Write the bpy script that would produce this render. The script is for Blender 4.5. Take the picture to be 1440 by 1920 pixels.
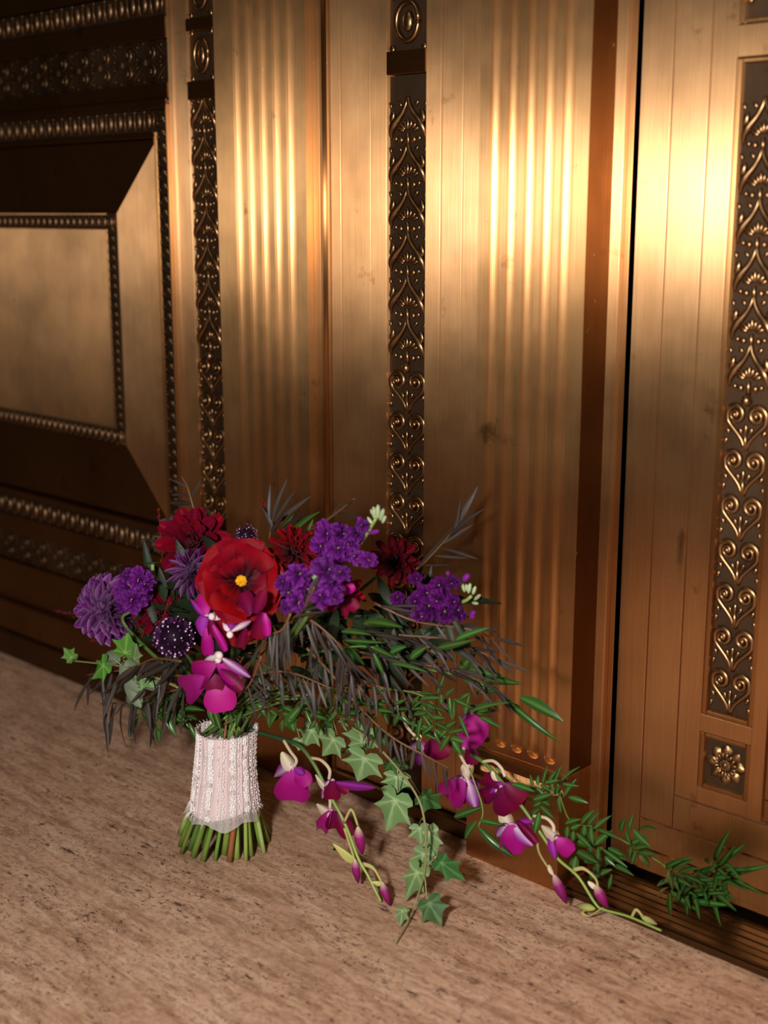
import bpy, bmesh, math, random
from mathutils import Vector, Matrix, noise
for o in list(bpy.data.objects): bpy.data.objects.remove(o)
S = bpy.context.scene
COL = S.collection
R = random.Random(7)
pi = math.pi

# ------------------------------------------------------------------ camera, world, lights, exposure
FPX, HZ = 2500.0, 400.0                       # focal length in pixels (1440x1920 frame), horizon row
TH = math.atan((960 - HZ) / FPX)
AL = math.atan(2720 / (FPX / math.cos(TH)))
FW = Vector((-math.cos(AL), math.sin(AL), 0)); RT = Vector((math.sin(AL), math.cos(AL), 0)); UPV = Vector((0, 0, 1))
CF = FW * math.cos(TH) - UPV * math.sin(TH); CU = FW * math.sin(TH) + UPV * math.cos(TH)
CAM = Vector((1.1437, -1.21426, 0.8))
cd = bpy.data.cameras.new('camera'); cam = bpy.data.objects.new('camera', cd); COL.objects.link(cam)
cam.location = CAM; cam.rotation_euler = (pi / 2 - TH, 0, pi / 2 - AL)
cd.sensor_fit = 'VERTICAL'; cd.sensor_height = 36; cd.lens = FPX / 1920 * 36
cd.clip_start = 0.02
cd.dof.use_dof = True; cd.dof.focus_distance = 1.66; cd.dof.aperture_fstop = 2.8
S.camera = cam

W = bpy.data.worlds.new('world'); S.world = W; W.use_nodes = True
bg = W.node_tree.nodes['Background']; bg.inputs[0].default_value = (1.0, 0.74, 0.46, 1); bg.inputs[1].default_value = 0.016

def area(name, loc, target, size, power, color, sizey=None):
    l = bpy.data.lights.new(name, 'AREA'); l.energy = power; l.color = color; l.size = size
    if sizey: l.shape = 'RECTANGLE'; l.size_y = sizey
    o = bpy.data.objects.new(name, l); COL.objects.link(o); o.location = loc
    o.rotation_euler = (Vector(target) - Vector(loc)).to_track_quat('-Z', 'Y').to_euler()
    return o
area('key_light', (0.86, -1.38, 0.84), (0.05, -0.05, 0.50), 0.12, 27, (1.0, 0.93, 0.85))
area('overhead_fill', (0.0, -1.5, 2.9), (0.1, -0.3, 0.0), 1.0, 3.5, (1.0, 0.80, 0.58))  # weak fill lamp added overhead, not a fitting of the room
S.view_settings.view_transform = 'Standard'; S.view_settings.look = 'None'
S.view_settings.exposure = 0.0; S.view_settings.gamma = 1.0; S.view_settings.use_curve_mapping = False

# ------------------------------------------------------------------ helpers
def ray(x, y): return CF + RT * ((x - 720) / FPX) + CU * ((960 - y) / FPX)
def PY(x, y, Y):                               # the point seen at a pixel on the upright plane y = Y
    d = ray(x, y); return CAM + d * ((Y - CAM.y) / d.y)
def PZ(x, y, Z=0.0):                           # the point seen at a pixel on the level plane z = Z
    d = ray(x, y); return CAM + d * ((Z - CAM.z) / d.z)
def WX(px, Y): return PY(px, 400, Y).x         # wall position of an upright line from its column on the horizon row
def pxm(p): return (Vector(p) - CAM).dot(CF) / FPX   # metres per pixel at a point

def lin(r, g, b):
    f = lambda c: (c / 255) / 12.92 if c / 255 <= 0.04045 else ((c / 255 + 0.055) / 1.055) ** 2.4
    return (f(r), f(g), f(b), 1.0)

WM = {}
def obj(name, me, M=None, parent=None, mat=None, **props):
    o = bpy.data.objects.new(name, me); COL.objects.link(o)
    M = M.copy() if M is not None else Matrix.Identity(4)
    WM[o.name] = M
    if parent is not None:
        o.parent = parent; o.matrix_basis = WM[parent.name].inverted() @ M
    else: o.matrix_basis = M
    if mat is not None and me is not None and not me.materials: me.materials.append(mat)
    for k, v in props.items(): o[k] = v
    return o
def mesh(name, v, f, smooth=False, col=None):
    me = bpy.data.meshes.new(name); me.from_pydata([tuple(p) for p in v], [], f); me.update()
    if smooth: me.polygons.foreach_set('use_smooth', [True] * len(me.polygons))
    if col:
        a = me.color_attributes.new('Col', 'FLOAT_COLOR', 'POINT')
        a.data.foreach_set('color', [c for q in col for c in (q[0], q[1], q[2], 1.0)])
    return me
def box_me(name, x0, x1, y0, y1, z0, z1, bev=0.0):
    bm = bmesh.new(); bmesh.ops.create_cube(bm, size=1)
    for v in bm.verts:
        v.co = Vector((x0 + (v.co.x + .5) * (x1 - x0), y0 + (v.co.y + .5) * (y1 - y0), z0 + (v.co.z + .5) * (z1 - z0)))
    if bev: bmesh.ops.bevel(bm, geom=bm.edges[:], offset=bev, segments=2, affect='EDGES', profile=0.6)
    me = bpy.data.meshes.new(name); bm.to_mesh(me); bm.free(); return me
class MB:                                      # collects verts, faces and vertex colours
    def __init__(s): s.v = []; s.f = []; s.c = []
    def add(s, v, f, c=None):
        n = len(s.v); s.v += [Vector(p) for p in v]; s.f += [tuple(i + n for i in q) for q in f]
        s.c += c if c else [(1, 1, 1)] * len(v)
    def tube(s, pts, rad, sides=6, col=None, cap=True, flat=None):
        pts = [Vector(p) for p in pts]; n = len(pts); v = []; f = []
        if not hasattr(rad, '__len__'): rad = [rad] * n
        t0 = (pts[1] - pts[0]).normalized()
        ref = Vector((0, 1, 0)) if abs(t0.y) < .9 else Vector((1, 0, 0))
        a = t0.cross(ref).normalized()
        for i in range(n):
            t = (pts[min(i + 1, n - 1)] - pts[max(i - 1, 0)])
            t = t.normalized() if t.length > 1e-9 else t0
            a = (a - t * a.dot(t)).normalized(); b = t.cross(a)
            for k in range(sides):
                an = 2 * pi * k / sides; d = a * math.cos(an) + b * math.sin(an)
                if flat is not None: d = Vector((d.x, d.y * flat, d.z))
                v.append(pts[i] + d * rad[i])
        for i in range(n - 1):
            for k in range(sides):
                k2 = (k + 1) % sides
                f.append((i * sides + k, i * sides + k2, (i + 1) * sides + k2, (i + 1) * sides + k))
        if cap: f.append(tuple(range(sides))[::-1]); f.append(tuple((n - 1) * sides + k for k in range(sides)))
        c = None
        if col: c = [(col(i / (n - 1)) if callable(col) else col) for i in range(n) for k in range(sides)]
        s.add(v, f, c)
    def ball(s, c, r, sy=1.0, seg=8, rings=5, col=None, sx=1.0, sz=1.0, rot=0.0):
        c = Vector(c); v = []; f = []
        v.append(Vector((0, 0, r * sz)))
        for i in range(1, rings):
            th = pi * i / rings
            for k in range(seg):
                an = 2 * pi * k / seg
                v.append(Vector((r * math.sin(th) * math.cos(an) * sx, r * math.sin(th) * math.sin(an) * sy, r * math.cos(th) * sz)))
        v.append(Vector((0, 0, -r * sz)))
        if rot:
            m = Matrix.Rotation(rot, 3, 'Y'); v = [m @ q for q in v]
        v = [q + c for q in v]
        for k in range(seg): f.append((0, 1 + k, 1 + (k + 1) % seg))
        for i in range(rings - 2):
            for k in range(seg):
                a = 1 + i * seg; k2 = (k + 1) % seg
                f.append((a + k, a + seg + k, a + seg + k2, a + k2))
        L = len(v) - 1; a = 1 + (rings - 2) * seg
        for k in range(seg): f.append((a + k, L, a + (k + 1) % seg))
        s.add(v, f, [col] * len(v) if col else None)
    def build(s, name, smooth=True): return mesh(name, s.v, s.f, smooth, s.c)
def spline(pts, n=8):                          # Catmull-Rom through the points
    pts = [Vector(p) for p in pts]; P = [pts[0] * 2 - pts[1]] + pts + [pts[-1] * 2 - pts[-2]]; out = []
    for i in range(1, len(P) - 2):
        for k in range(n):
            t = k / n; a, b, c, d = P[i - 1], P[i], P[i + 1], P[i + 2]
            out.append(0.5 * ((2 * b) + (c - a) * t + (2 * a - 5 * b + 4 * c - d) * t * t + (3 * b - a - 3 * c + d) * t ** 3))
    out.append(pts[-1]); return out

# ------------------------------------------------------------------ materials
def newmat(name):
    m = bpy.data.materials.new(name); m.use_nodes = True; nt = m.node_tree
    return m, nt, nt.nodes['Principled BSDF']
def N(nt, t, **kw):
    n = nt.nodes.new(t)
    for k, v in kw.items():
        if k in ('operation', 'blend_type', 'data_type', 'attribute_name', 'musgrave_type', 'feature', 'noise_type', 'direction_type', 'axis', 'interpolation_type'): setattr(n, k, v)
    return n
def ramp(nt, src, stops):
    r = nt.nodes.new('ShaderNodeValToRGB'); e = r.color_ramp.elements
    while len(e) < len(stops): e.new(0.5)
    for k, (p, c) in enumerate(stops):
        e[k].position = p; e[k].color = c if hasattr(c, '__len__') else (c, c, c, 1)
    nt.links.new(src, r.inputs[0]); return r.outputs[0]
def noise_node(nt, vec, scale, detail=4, rough=.55, scl=None):
    if scl:
        mp = nt.nodes.new('ShaderNodeMapping'); mp.inputs['Scale'].default_value = scl; nt.links.new(vec, mp.inputs[0]); vec = mp.outputs[0]
    n = nt.nodes.new('ShaderNodeTexNoise'); n.inputs['Scale'].default_value = scale; n.inputs['Detail'].default_value = detail; n.inputs['Roughness'].default_value = rough
    nt.links.new(vec, n.inputs['Vector']); return n.outputs[0]
def mixc(nt, fac, a, b, mode='MIX'):
    m = nt.nodes.new('ShaderNodeMix'); m.data_type = 'RGBA'; m.blend_type = mode
    for s, i in ((fac, 0), (a, 6), (b, 7)):
        if hasattr(s, 'links') or isinstance(s, bpy.types.NodeSocket): nt.links.new(s, m.inputs[i])
        else: m.inputs[i].default_value = s
    return m.outputs[2]
def pos(nt):
    g = nt.nodes.new('ShaderNodeNewGeometry'); return g.outputs['Position']

def bronze(name, c0, c1, spot, rough, aniso, brush=True, fleck=True, level=False, stain=False):
    m, nt, b = newmat(name); P = pos(nt)
    n1 = noise_node(nt, P, 9, 5, .6, (1, 1, .35))
    c = ramp(nt, n1, [(.32, c0), (.68, c1)])
    nb = noise_node(nt, P, 44, 3, .5, (.22, 9, 9) if level else (9, 9, .22))              # upright brushing lines
    c = mixc(nt, ramp(nt, nb, [(.35, .0), (.75, .16)]), c, spot)
    ns = noise_node(nt, P, 16, 6, .65)                            # patina spots
    c = mixc(nt, ramp(nt, ns, [(.64, .0), (.74, .75)]), c, spot)
    if fleck:
        nf = noise_node(nt, P, 210, 2, .5, (1, 1, .45))
        c = mixc(nt, ramp(nt, nf, [(.735, 0.), (.77, .5)]), c, lin(225, 180, 120))
    if stain:                                                     # one dark smear on the door stile
        q = PY(1276, 1030, .085); vs = nt.nodes.new('ShaderNodeVectorMath'); vs.operation = 'SUBTRACT'; vs.inputs[1].default_value = q; nt.links.new(P, vs.inputs[0])
        vm = nt.nodes.new('ShaderNodeVectorMath'); vm.operation = 'MULTIPLY'; vm.inputs[1].default_value = (85, 20, 15); nt.links.new(vs.outputs[0], vm.inputs[0])
        vl = nt.nodes.new('ShaderNodeVectorMath'); vl.operation = 'LENGTH'; nt.links.new(vm.outputs[0], vl.inputs[0])
        ad = nt.nodes.new('ShaderNodeMath'); ad.operation = 'ADD'; nt.links.new(vl.outputs['Value'], ad.inputs[0]); nt.links.new(noise_node(nt, P, 60, 4, .6), ad.inputs[1])
        c = mixc(nt, ramp(nt, ad.outputs[0], [(.45, .75), (1.0, 0.)]), c, lin(70, 46, 28))
    nt.links.new(c, b.inputs['Base Color'])
    b.inputs['Metallic'].default_value = 1.0
    r = noise_node(nt, P, 5, 4, .6)
    nt.links.new(ramp(nt, r, [(.3, rough - .05), (.7, rough + .07)]), b.inputs['Roughness'])
    if aniso:
        b.inputs['Anisotropic'].default_value = aniso; b.inputs['Anisotropic Rotation'].default_value = .25
        cv = nt.nodes.new('ShaderNodeCombineXYZ'); cv.inputs[0 if level else 2].default_value = 1.0
        nt.links.new(cv.outputs[0], b.inputs['Tangent'])
    if brush:
        bp = nt.nodes.new('ShaderNodeBump'); bp.inputs['Strength'].default_value = .10; bp.inputs['Distance'].default_value = .002
        nt.links.new(nb, bp.inputs['Height']); nt.links.new(bp.outputs[0], b.inputs['Normal'])
    return m
M_BR = bronze('brushed_bronze', lin(208, 157, 106), lin(224, 176, 127), lin(134, 84, 44), .40, .975, stain=True)
M_BRH = bronze('level_brushed_bronze', lin(172, 128, 80), lin(190, 146, 98), lin(110, 70, 36), .48, .90, level=True)
M_BRP = bronze('pilaster_bronze', lin(200, 151, 100), lin(216, 168, 116), lin(116, 80, 44), .375, .96)
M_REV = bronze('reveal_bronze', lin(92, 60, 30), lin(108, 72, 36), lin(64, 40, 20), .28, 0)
M_BR2 = bronze('bronze_moulding', lin(178, 127, 78), lin(196, 146, 96), lin(106, 65, 32), .39, .96)
M_ORN2 = bronze('aged_cast_bronze', lin(112, 86, 62), lin(134, 104, 76), lin(58, 42, 30), .42, 0, brush=False, fleck=False)
M_ORN = bronze('cast_bronze', lin(150, 115, 80), lin(176, 138, 98), lin(70, 48, 30), .33, 0, brush=False, fleck=False)
M_PAT = bronze('dark_patina', lin(82, 64, 50), lin(104, 82, 62), lin(50, 42, 38), .62, 0, brush=False, fleck=False)
M_THR = bronze('threshold_bronze', lin(92, 70, 46), lin(112, 84, 54), lin(56, 42, 30), .40, 0, brush=False)
m, nt, b = newmat('gap_black'); b.inputs['Base Color'].default_value = (.004, .003, .003, 1); b.inputs['Roughness'].default_value = .8; M_BLK = m

def travertine():
    m, nt, b = newmat('travertine'); P = pos(nt)
    def mth(op, x, y):
        k = nt.nodes.new('ShaderNodeMath'); k.operation = op
        for i, q in enumerate((x, y)):
            if isinstance(q, bpy.types.NodeSocket): nt.links.new(q, k.inputs[i])
            else: k.inputs[i].default_value = q
        return k.outputs[0]
    n0 = noise_node(nt, P, 4.0, 6, .65, (1, 2.4, 1))
    c = ramp(nt, n0, [(.30, lin(184, 147, 122)), (.5, lin(204, 167, 141)), (.72, lin(220, 187, 162))])
    n1 = noise_node(nt, P, 10, 8, .74, (1.1, 5.0, 1))               # bedding along the wall
    c = mixc(nt, ramp(nt, n1, [(.38, .85), (.54, 0.)]), c, lin(152, 114, 90))
    n2 = noise_node(nt, P, 16, 7, .7, (.8, 4.5, 1))
    c = mixc(nt, ramp(nt, n2, [(.55, 0.), (.66, .7)]), c, lin(224, 194, 170))
    n3 = noise_node(nt, P, 90, 5, .75, (1, 1.6, 1))                 # grain
    c = mixc(nt, ramp(nt, n3, [(.38, .55), (.52, 0.)]), c, lin(138, 100, 78))
    c = mixc(nt, ramp(nt, n3, [(.58, 0.), (.70, .4)]), c, lin(226, 198, 176))
    big = mth('MULTIPLY', ramp(nt, noise_node(nt, P, 26, 7, .7, (.55, 1.7, 1)), [(.345, 1.0), (.385, 0.)]), ramp(nt, noise_node(nt, P, 6, 3, .5, (.6, 2.5, 1)), [(.40, .1), (.54, 1.0)]))
    mid = mth('MULTIPLY', ramp(nt, noise_node(nt, P, 75, 6, .72, (.6, 1.3, 1)), [(.37, 1.0), (.405, 0.)]), ramp(nt, noise_node(nt, P, 9, 3, .5, (.7, 2.2, 1)), [(.42, .15), (.54, 1.0)]))
    fine = mth('MULTIPLY', ramp(nt, noise_node(nt, P, 190, 4, .65), [(.365, 1.0), (.40, 0.)]), ramp(nt, noise_node(nt, P, 11, 3, .5, (.8, 1.8, 1)), [(.44, .1), (.55, 1.0)]))
    mx = mth('MAXIMUM', mth('MAXIMUM', big, mid), fine)
    c = mixc(nt, mth('MULTIPLY', mx, .9), c, lin(74, 50, 40))
    nt.links.new(c, b.inputs['Base Color']); b.inputs['Roughness'].default_value = .55; b.inputs['Specular IOR Level'].default_value = .3
    bp = nt.nodes.new('ShaderNodeBump'); bp.inputs['Strength'].default_value = .6; bp.inputs['Distance'].default_value = .003; bp.invert = True
    nt.links.new(mx, bp.inputs['Height']); nt.links.new(bp.outputs[0], b.inputs['Normal'])
    return m
M_FLOOR = travertine()

# ------------------------------------------------------------------ the setting
floor = obj('floor', box_me('floor', -2.6, 2.2, -2.8, .13, -.06, 0), mat=M_FLOOR, kind='structure', label='beige travertine floor with dark pits and long bedding streaks', category='floor')
YP, YC, YD = .020, .040, .085                   # pilaster face, recessed panel face, door face
XR = WX(1100, YP)                               # right edge of the right-hand pilaster
TOP = 1.60
wall = obj('wall_back', box_me('wall_back', -1.9, XR - .004, .075, .16, 0, TOP), mat=M_PAT, kind='structure', label='ornate bronze wall with fluted pilasters and cast scroll strips', category='wall')

def wbox(name, x0, x1, y0, z0, z1, mat=M_BR, y1=.078, bev=.0012, parent=None, **kw):
    return obj(name, box_me(name, x0, x1, y0, y1, z0, z1, bev), parent=parent or wall, mat=mat, **kw)

def pilaster(x0, x1, fl, hw, z0, zend):
    xs = {x0, x1}
    for c in fl:
        for k in range(13): xs.add(c + hw * math.sin((k - 6) / 6 * pi / 2))
    xs = sorted(xs)
    zs = [z0, zend - .004] + [zend + hw * (1 - math.cos(k / 13 * pi / 2)) for k in range(14)] + [zend + hw + .02 + (TOP - zend - hw - .02) * k / 6 for k in range(7)]
    def dep(x, z):
        for c in fl:
            dx = (x - c) / hw; dz = max(0, (zend + hw - z) / hw); r = dx * dx + dz * dz
            if r < 1: return hw * .85 * math.sqrt(max(0, 1 - dx * dx)) * min(1, (1 - r) * 7)
        return 0
    v = [(x, YP + dep(x, z), z) for z in zs for x in xs]; n = len(xs); f = []
    for j in range(len(zs) - 1):
        for i in range(n - 1): a = j * n + i; f.append((a, a + 1, a + n + 1, a + n))
    k = len(v)
    for x in (x0, x1):
        v += [(x, YP, z0), (x, YP, TOP), (x, .078, TOP), (x, .078, z0)]
    f += [(k + 3, k + 2, k + 1, k), (k + 4, k + 5, k + 6, k + 7)]
    return mesh('fluted_pilaster', v, f)
def flutes(pxs): return [WX(p, YP) for p in pxs]
PL0, PL1 = WX(409, YP), WX(575, YP)
PR0 = WX(897, YP)
fl1 = [-.2915 + .0262 * k for k in range(5)]; fl2 = [.1555 + .0252 * k for k in range(5)]
p1 = obj('fluted_pilaster', pilaster(PL0, PL1, fl1, .0086, .11, .150), parent=wall, mat=M_BRP)
p2 = obj('fluted_pilaster', pilaster(PR0, XR, fl2, .0084, .11, .150), parent=wall, mat=M_BRP)
def plinth(x0, x1):
    prof = [(0, 0.0), (0, .104), (.003, .107), (.003, .112), (.008, .117), (.012, .126), (.012, .133), (YP - .001, .138), (YP - .001, .142), (.078, .142), (.078, 0.0)]
    v = []; f = []
    for side, xo in ((0, x0), (1, x1)):
        for (y, z) in prof:
            off = (YP - y) if y < YP else 0          # the mouldings return round the right-hand corner
            v.append((xo + (off * .12 if side else 0), y, z))
    n = len(prof)
    for i in range(n): f.append((i, (i + 1) % n, n + (i + 1) % n, n + i)[::-1])
    f.append(tuple(range(n))); f.append(tuple(range(n, 2 * n))[::-1])
    return mesh('pilaster_plinth', v, f)
obj('pilaster_plinth', plinth(PL0, PL1), parent=wall, mat=M_BR2)
obj('pilaster_plinth', plinth(PR0 + .012, XR), parent=wall, mat=M_BR2)

# stepped fillets beside the left pilaster, then the centre panel boards
wbox('fillet', PL1, PL1 + .013, YP + .012, .012, TOP, M_BR2)
bd = MB(); xb = PL1 + .0175; bd.tube([(xb, YP + .017, .012), (xb, YP + .017, TOP)], .0042, 8)
obj('bead_rod', bd.build('bead_rod'), parent=wall, mat=M_BR2)
wbox('fillet', PL1 + .013, PL1 + .024, YP + .017, .012, TOP, M_BR2)
SX0, SX1 = WX(725, YC), WX(797, YC)
G = .0011
e = [PL1 + .025, WX(640, YC), WX(695, YC), SX0]
for i in range(3): wbox('panel_board', e[i] + G / 2, e[i + 1] - (G / 2 if i < 2 else 0), YC - (.0 if i != 1 else -.0008), .024, TOP)
e = [SX1, WX(826, YC), WX(866, YC), PR0 + .004]
for i in range(3): wbox('panel_board', e[i] + (G / 2 if i else 0), e[i + 1] - G / 2, YC + (.0 if i != 1 else .0008), .024, TOP)
wbox('base_strip', PL1, PR0 + .012, YC - .012, 0, .022, M_THR, bev=.003)

# ---- cast ornament motifs (unit square: x -.5...5, z 0..1, y outwards is negative)
def volute(sx):
    c = Vector((.25 * sx, 0, .70)); pts = []
    pts += [Vector((.02 * sx, 0, -.06)), Vector((.10 * sx, 0, .16)), Vector((.28 * sx, 0, .36)), Vector((.43 * sx, 0, .52))]
    for k in range(0, 19):
        a = -.35 + k / 18 * 3.4 * pi; r = .215 * (1 - k / 18 * .80)
        pts.append(c + Vector((math.cos(a) * r * sx, -.10 * k / 18, math.sin(a) * r)))
    return pts
def scroll_me():
    b = MB()
    for sx in (-1, 1):
        p = spline(volute(sx), 2); n = len(p)
        b.tube(p, [.042 + .036 * math.sin(min(1, i / n * 1.6) * pi) * .9 for i in range(n)], 6)
        b.ball((.25 * sx, -.10, .70), .065)
        b.ball((.42 * sx, -.02, .33), .055, .7, 6, 4, sz=1.5, rot=.5 * sx)
        b.ball((.47 * sx, -.01, .10), .05, .6, 6, 4, sz=1.7, rot=-.3 * sx)
        b.ball((.12 * sx, -.03, .36), .05, .7, 6, 4, sz=1.8, rot=.45 * sx)
    b.ball((0, -.04, .40), .055, .7, 6, 4, sz=2.2)
    b.tube([(0, 0, -.05), (0, -.03, .3)], [.06, .03], 6)
    return b.build('scroll_motif')
def palm_me():
    b = MB()
    for sx in (-1, 1):
        b.tube(spline([(0, -.03, 1.05), (.05 * sx, -.05, .86), (.17 * sx, -.05, .66), (.33 * sx, -.06, .48), (.43 * sx, -.05, .30), (.45 * sx, 0, .12)], 4), [.04, .045, .048, .05, .052, .055, .058, .062, .066, .072, .08, .086, .092, .096, .09, .08, .068, .056, .045, .034, .024], 6)
        b.ball((.17 * sx, -.04, .10), .075, .9, 8, 5); b.ball((.31 * sx, -.04, .13), .06, .9, 8, 5)
        for k, a in enumerate((.35, .8, 1.25)):
            b.ball((math.sin(a) * .20 * sx, -.03, .28 + math.cos(a) * .16), .055, .8, 6, 4, sz=2.0, rot=a * sx)
        b.ball((.40 * sx, -.05, .62), .075, .7, 7, 5, sz=2.0, rot=-.25 * sx)         # flame leaves beside the arch
        b.ball((.46 * sx, -.03, .88), .045, .7, 6, 4, sz=1.8, rot=.3 * sx)
        b.ball((.22 * sx, -.02, .90), .05, .6, 6, 4, sz=1.6, rot=.6 * sx)
    b.ball((0, -.04, .45), .055, .8, 6, 4, sz=2.6); b.tube([(0, 0, -.05), (0, -.04, .25)], [.06, .05], 6)
    return b.build('palmette_motif')
ME_SCR, ME_PAL = scroll_me(), palm_me()
ME_SCRB = ME_SCR.copy(); ME_SCRB.materials.append(M_ORN2); ME_SCR.materials.append(M_ORN); ME_PAL.materials.append(M_ORN)
bb = MB(); bb.ball((0, 0, 0), 1, .9, 10, 7); ME_BEAD = bb.build('bead'); ME_BEAD.materials.append(M_ORN)
def place(me, name, x, y, z, sx, sz, parent, flip=1, ry=0.0, sy=None):
    M = Matrix.Translation((x, y, z)) @ Matrix.Rotation(ry, 4, 'Y') @ Matrix.Diagonal((sx, sy or sx, sz * flip, 1))
    return obj(name, me, M, parent)
def scroll_strip(x0, x1, y, z0, z1, zbead, unit, parent, wparts):
    back = obj('ornament_strip', box_me('ornament_strip', x0 + .0004, x1 - .0004, y, wparts, z0, z1), parent=parent, mat=M_PAT)
    xc = (x0 + x1) / 2; w = (x1 - x0) * .97; z = zbead - unit * 1.02
    obj('bead', ME_BEAD, Matrix.Translation((xc, y - .004, zbead)) @ Matrix.Scale(.0065, 4), back)
    while z > z0 - unit * .35:
        if z < z0: break
        place(ME_SCR, 'scroll_motif', xc, y - .001, z, w, unit, back, sy=w * .8); z -= unit
    z = zbead + .008
    while z + unit < z1 + .004:
        place(ME_PAL, 'palmette_motif', xc, y - .001, z, w, unit, back, sy=w * .8); z += unit
    return back
def rosette_me(npet=8):
    b = MB()
    for k in range(npet):
        a = 2 * pi * k / npet; v = []; f = []; nu, nv = 5, 5
        for i in range(nu):
            r = .30 + .68 * i / (nu - 1)
            for j in range(nv):
                t = (j / (nv - 1) - .5); w = (.33 + .42 * math.sin(i / (nu - 1) * pi * .75)) * (1 if i < nu - 1 else .62)
                an = a + t * w * 1.25
                rr = r * (1 - .10 * abs(t) * 2 * (i / (nu - 1)))
                yy = -.16 - .16 * math.sin(i / (nu - 1) * pi * .9) + .15 * abs(t) * 2 - .07 * math.cos(t * 6 * pi) * (1 - i / nu)
                v.append((rr * math.cos(an), yy, rr * math.sin(an)))
        for i in range(nu - 1):
            for j in range(nv - 1): q = i * nv + j; f.append((q, q + 1, q + nv + 1, q + nv))
        b.add(v, f)
        for s in (-.5, .5):
            aa = a + s * pi / npet
            b.tube([(.30 * math.cos(aa), -.30, .30 * math.sin(aa)), (.52 * math.cos(aa), -.34, .52 * math.sin(aa)), (.66 * math.cos(aa), -.20, .66 * math.sin(aa))], [.055, .07, .03], 6)
    for k in range(10):
        a = 2 * pi * k / 10; b.ball((.21 * math.cos(a), -.30, .21 * math.sin(a)), .04, 1, 6, 4)
    b.ball((0, -.30, 0), .12, .6, 8, 5)
    b.ball((0, -.06, 0), .42, .5, 12, 5)
    return b.build('rosette')
ME_ROS = rosette_me(); ME_ROS.materials.append(M_ORN)
def wreath_me():
    b = MB(); p = [Vector((.5 * math.cos(a), -.08, .62 * math.sin(a))) for a in [k / 24 * 2 * pi for k in range(25)]]
    b.tube(p, .10, 6); b.ball((0, -.05, 0), .25, .5, 8, 5, sz=1.4)
    for sx in (-1, 1):
        for sz in (-1, 1): b.ball((.72 * sx, -.04, .85 * sz), .15, .5, 6, 4)
    return b.build('wreath_motif')
ME_WRE = wreath_me(); ME_WRE.materials.append(M_ORN)

US = .0535
zc = lambda y: PY(757, y, YC)[2]
scroll_strip(SX0, SX1, YC + .006, .03, zc(140), zc(690), US, wall, .078)
wbox('strip_block', SX0, SX1, YC - .001, zc(138), zc(94), M_BRH)
st = obj('ornament_strip', box_me('ornament_strip', SX0, SX1, YC + .006, .078, zc(94), zc(-140)), parent=wall, mat=M_PAT)
place(ME_WRE, 'wreath_motif', (SX0 + SX1) / 2, YC + .005, zc(40), .036, .036, st)

# ---- left bay
YL = .036
LX0, LX1 = WX(359, YL), WX(408, YL)
zl = lambda y: PY(384, y, YL)[2]
scroll_strip(LX0, LX1, YL + .006, .03, zl(186), zl(667), .0510, wall, .078)
wbox('strip_block', LX0, LX1, YL - .001, zl(185), zl(150), M_BRH)
st = obj('ornament_strip', box_me('ornament_strip', LX0, LX1, YL + .006, .078, zl(150), zl(55)), parent=wall, mat=M_PAT)
place(ME_WRE, 'wreath_motif', (LX0 + LX1) / 2, YL + .005, zl(102), .030, .036, st)
wbox('strip_block', LX0, LX1, YL - .001, zl(54), zl(30), M_BRH)
st = obj('ornament_strip', box_me('ornament_strip', LX0, LX1, YL + .006, .078, zl(30), TOP), parent=wall, mat=M_PAT)
place(ME_WRE, 'wreath_motif', (LX0 + LX1) / 2, YL + .005, zl(-20), .030, .036, st)
BX = WX(325, YL)                                 # left edge of the plain stile
wbox('stile', BX, BX + .012, YL - .002, .02, TOP, M_BR, bev=.003)
wbox('stile', BX + .0125, LX0, YL + .001, .02, TOP, M_BR)

egg = MB()
egg.ball((0, -.12, 0), .34, .85, 8, 6, sz=1.35)
for sx in (-1, 1):
    egg.tube([(sx * .46, -.05, -.55), (sx * .50, -.12, .0), (sx * .40, -.10, .5)], [.05, .09, .07], 5)
egg.ball((.5, -.08, -.5), .09, 1, 5, 4)
ME_EGG = egg.build('egg_motif'); ME_EGG.materials.append(M_ORN2)
lf = MB()
lf.ball((0, -.10, .05), .30, .8, 6, 5, sz=1.5, rot=.25); lf.tube([(-.45, -.05, -.5), (-.1, -.2, 0), (.35, -.08, .55)], [.05, .10, .05], 5); lf.ball((.42, -.1, -.35), .13, 1, 6, 4)
ME_LEAFM = lf.build('leaf_motif'); ME_LEAFM.materials.append(M_ORN2)

PXL = -1.38                                       # left edge of the recessed field, outside the frame
def eggrow(me, name, a, b, y, half, pitch, vertical, rot=0.0, backmat=M_PAT, mn=None):
    """row of motifs from a=(x,z) to b=(x,z) on a dark backing strip"""
    (xa, za), (xb, zb) = a, b
    if vertical: back = box_me(name, xa - half, xa + half, y, .078, za, zb)
    else: back = box_me(name, xa, xb, y, .078, za - half, za + half)
    bk = obj(name, back, parent=wall, mat=backmat)
    L = (zb - za) if vertical else (xb - xa); n = int(L / pitch)
    for k in range(n):
        t = (k + .5) / n
        M = Matrix.Translation((xa + (xb - xa) * t, y - .0006, za + (zb - za) * t)) @ Matrix.Rotation((pi / 2 if vertical else 0) + rot, 4, 'Y') @ Matrix.Diagonal((pitch * .98, half * 1.3, half * 1.75, 1))
        obj(mn or me.name, me, M, bk)
    return bk
VX0, VX1 = WX(302, YL), WX(325, YL)              # outer leaf moulding
IX0, IX1 = WX(203, .055), WX(222, .055)          # inner leaf moulding
ZB0, ZB1 = .325, .905                             # bevel outer edges (z)
ZI0, ZI1 = .432, .800                             # bevel inner edges (z)
half_o = (VX1 - VX0) / 2 * .80
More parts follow.
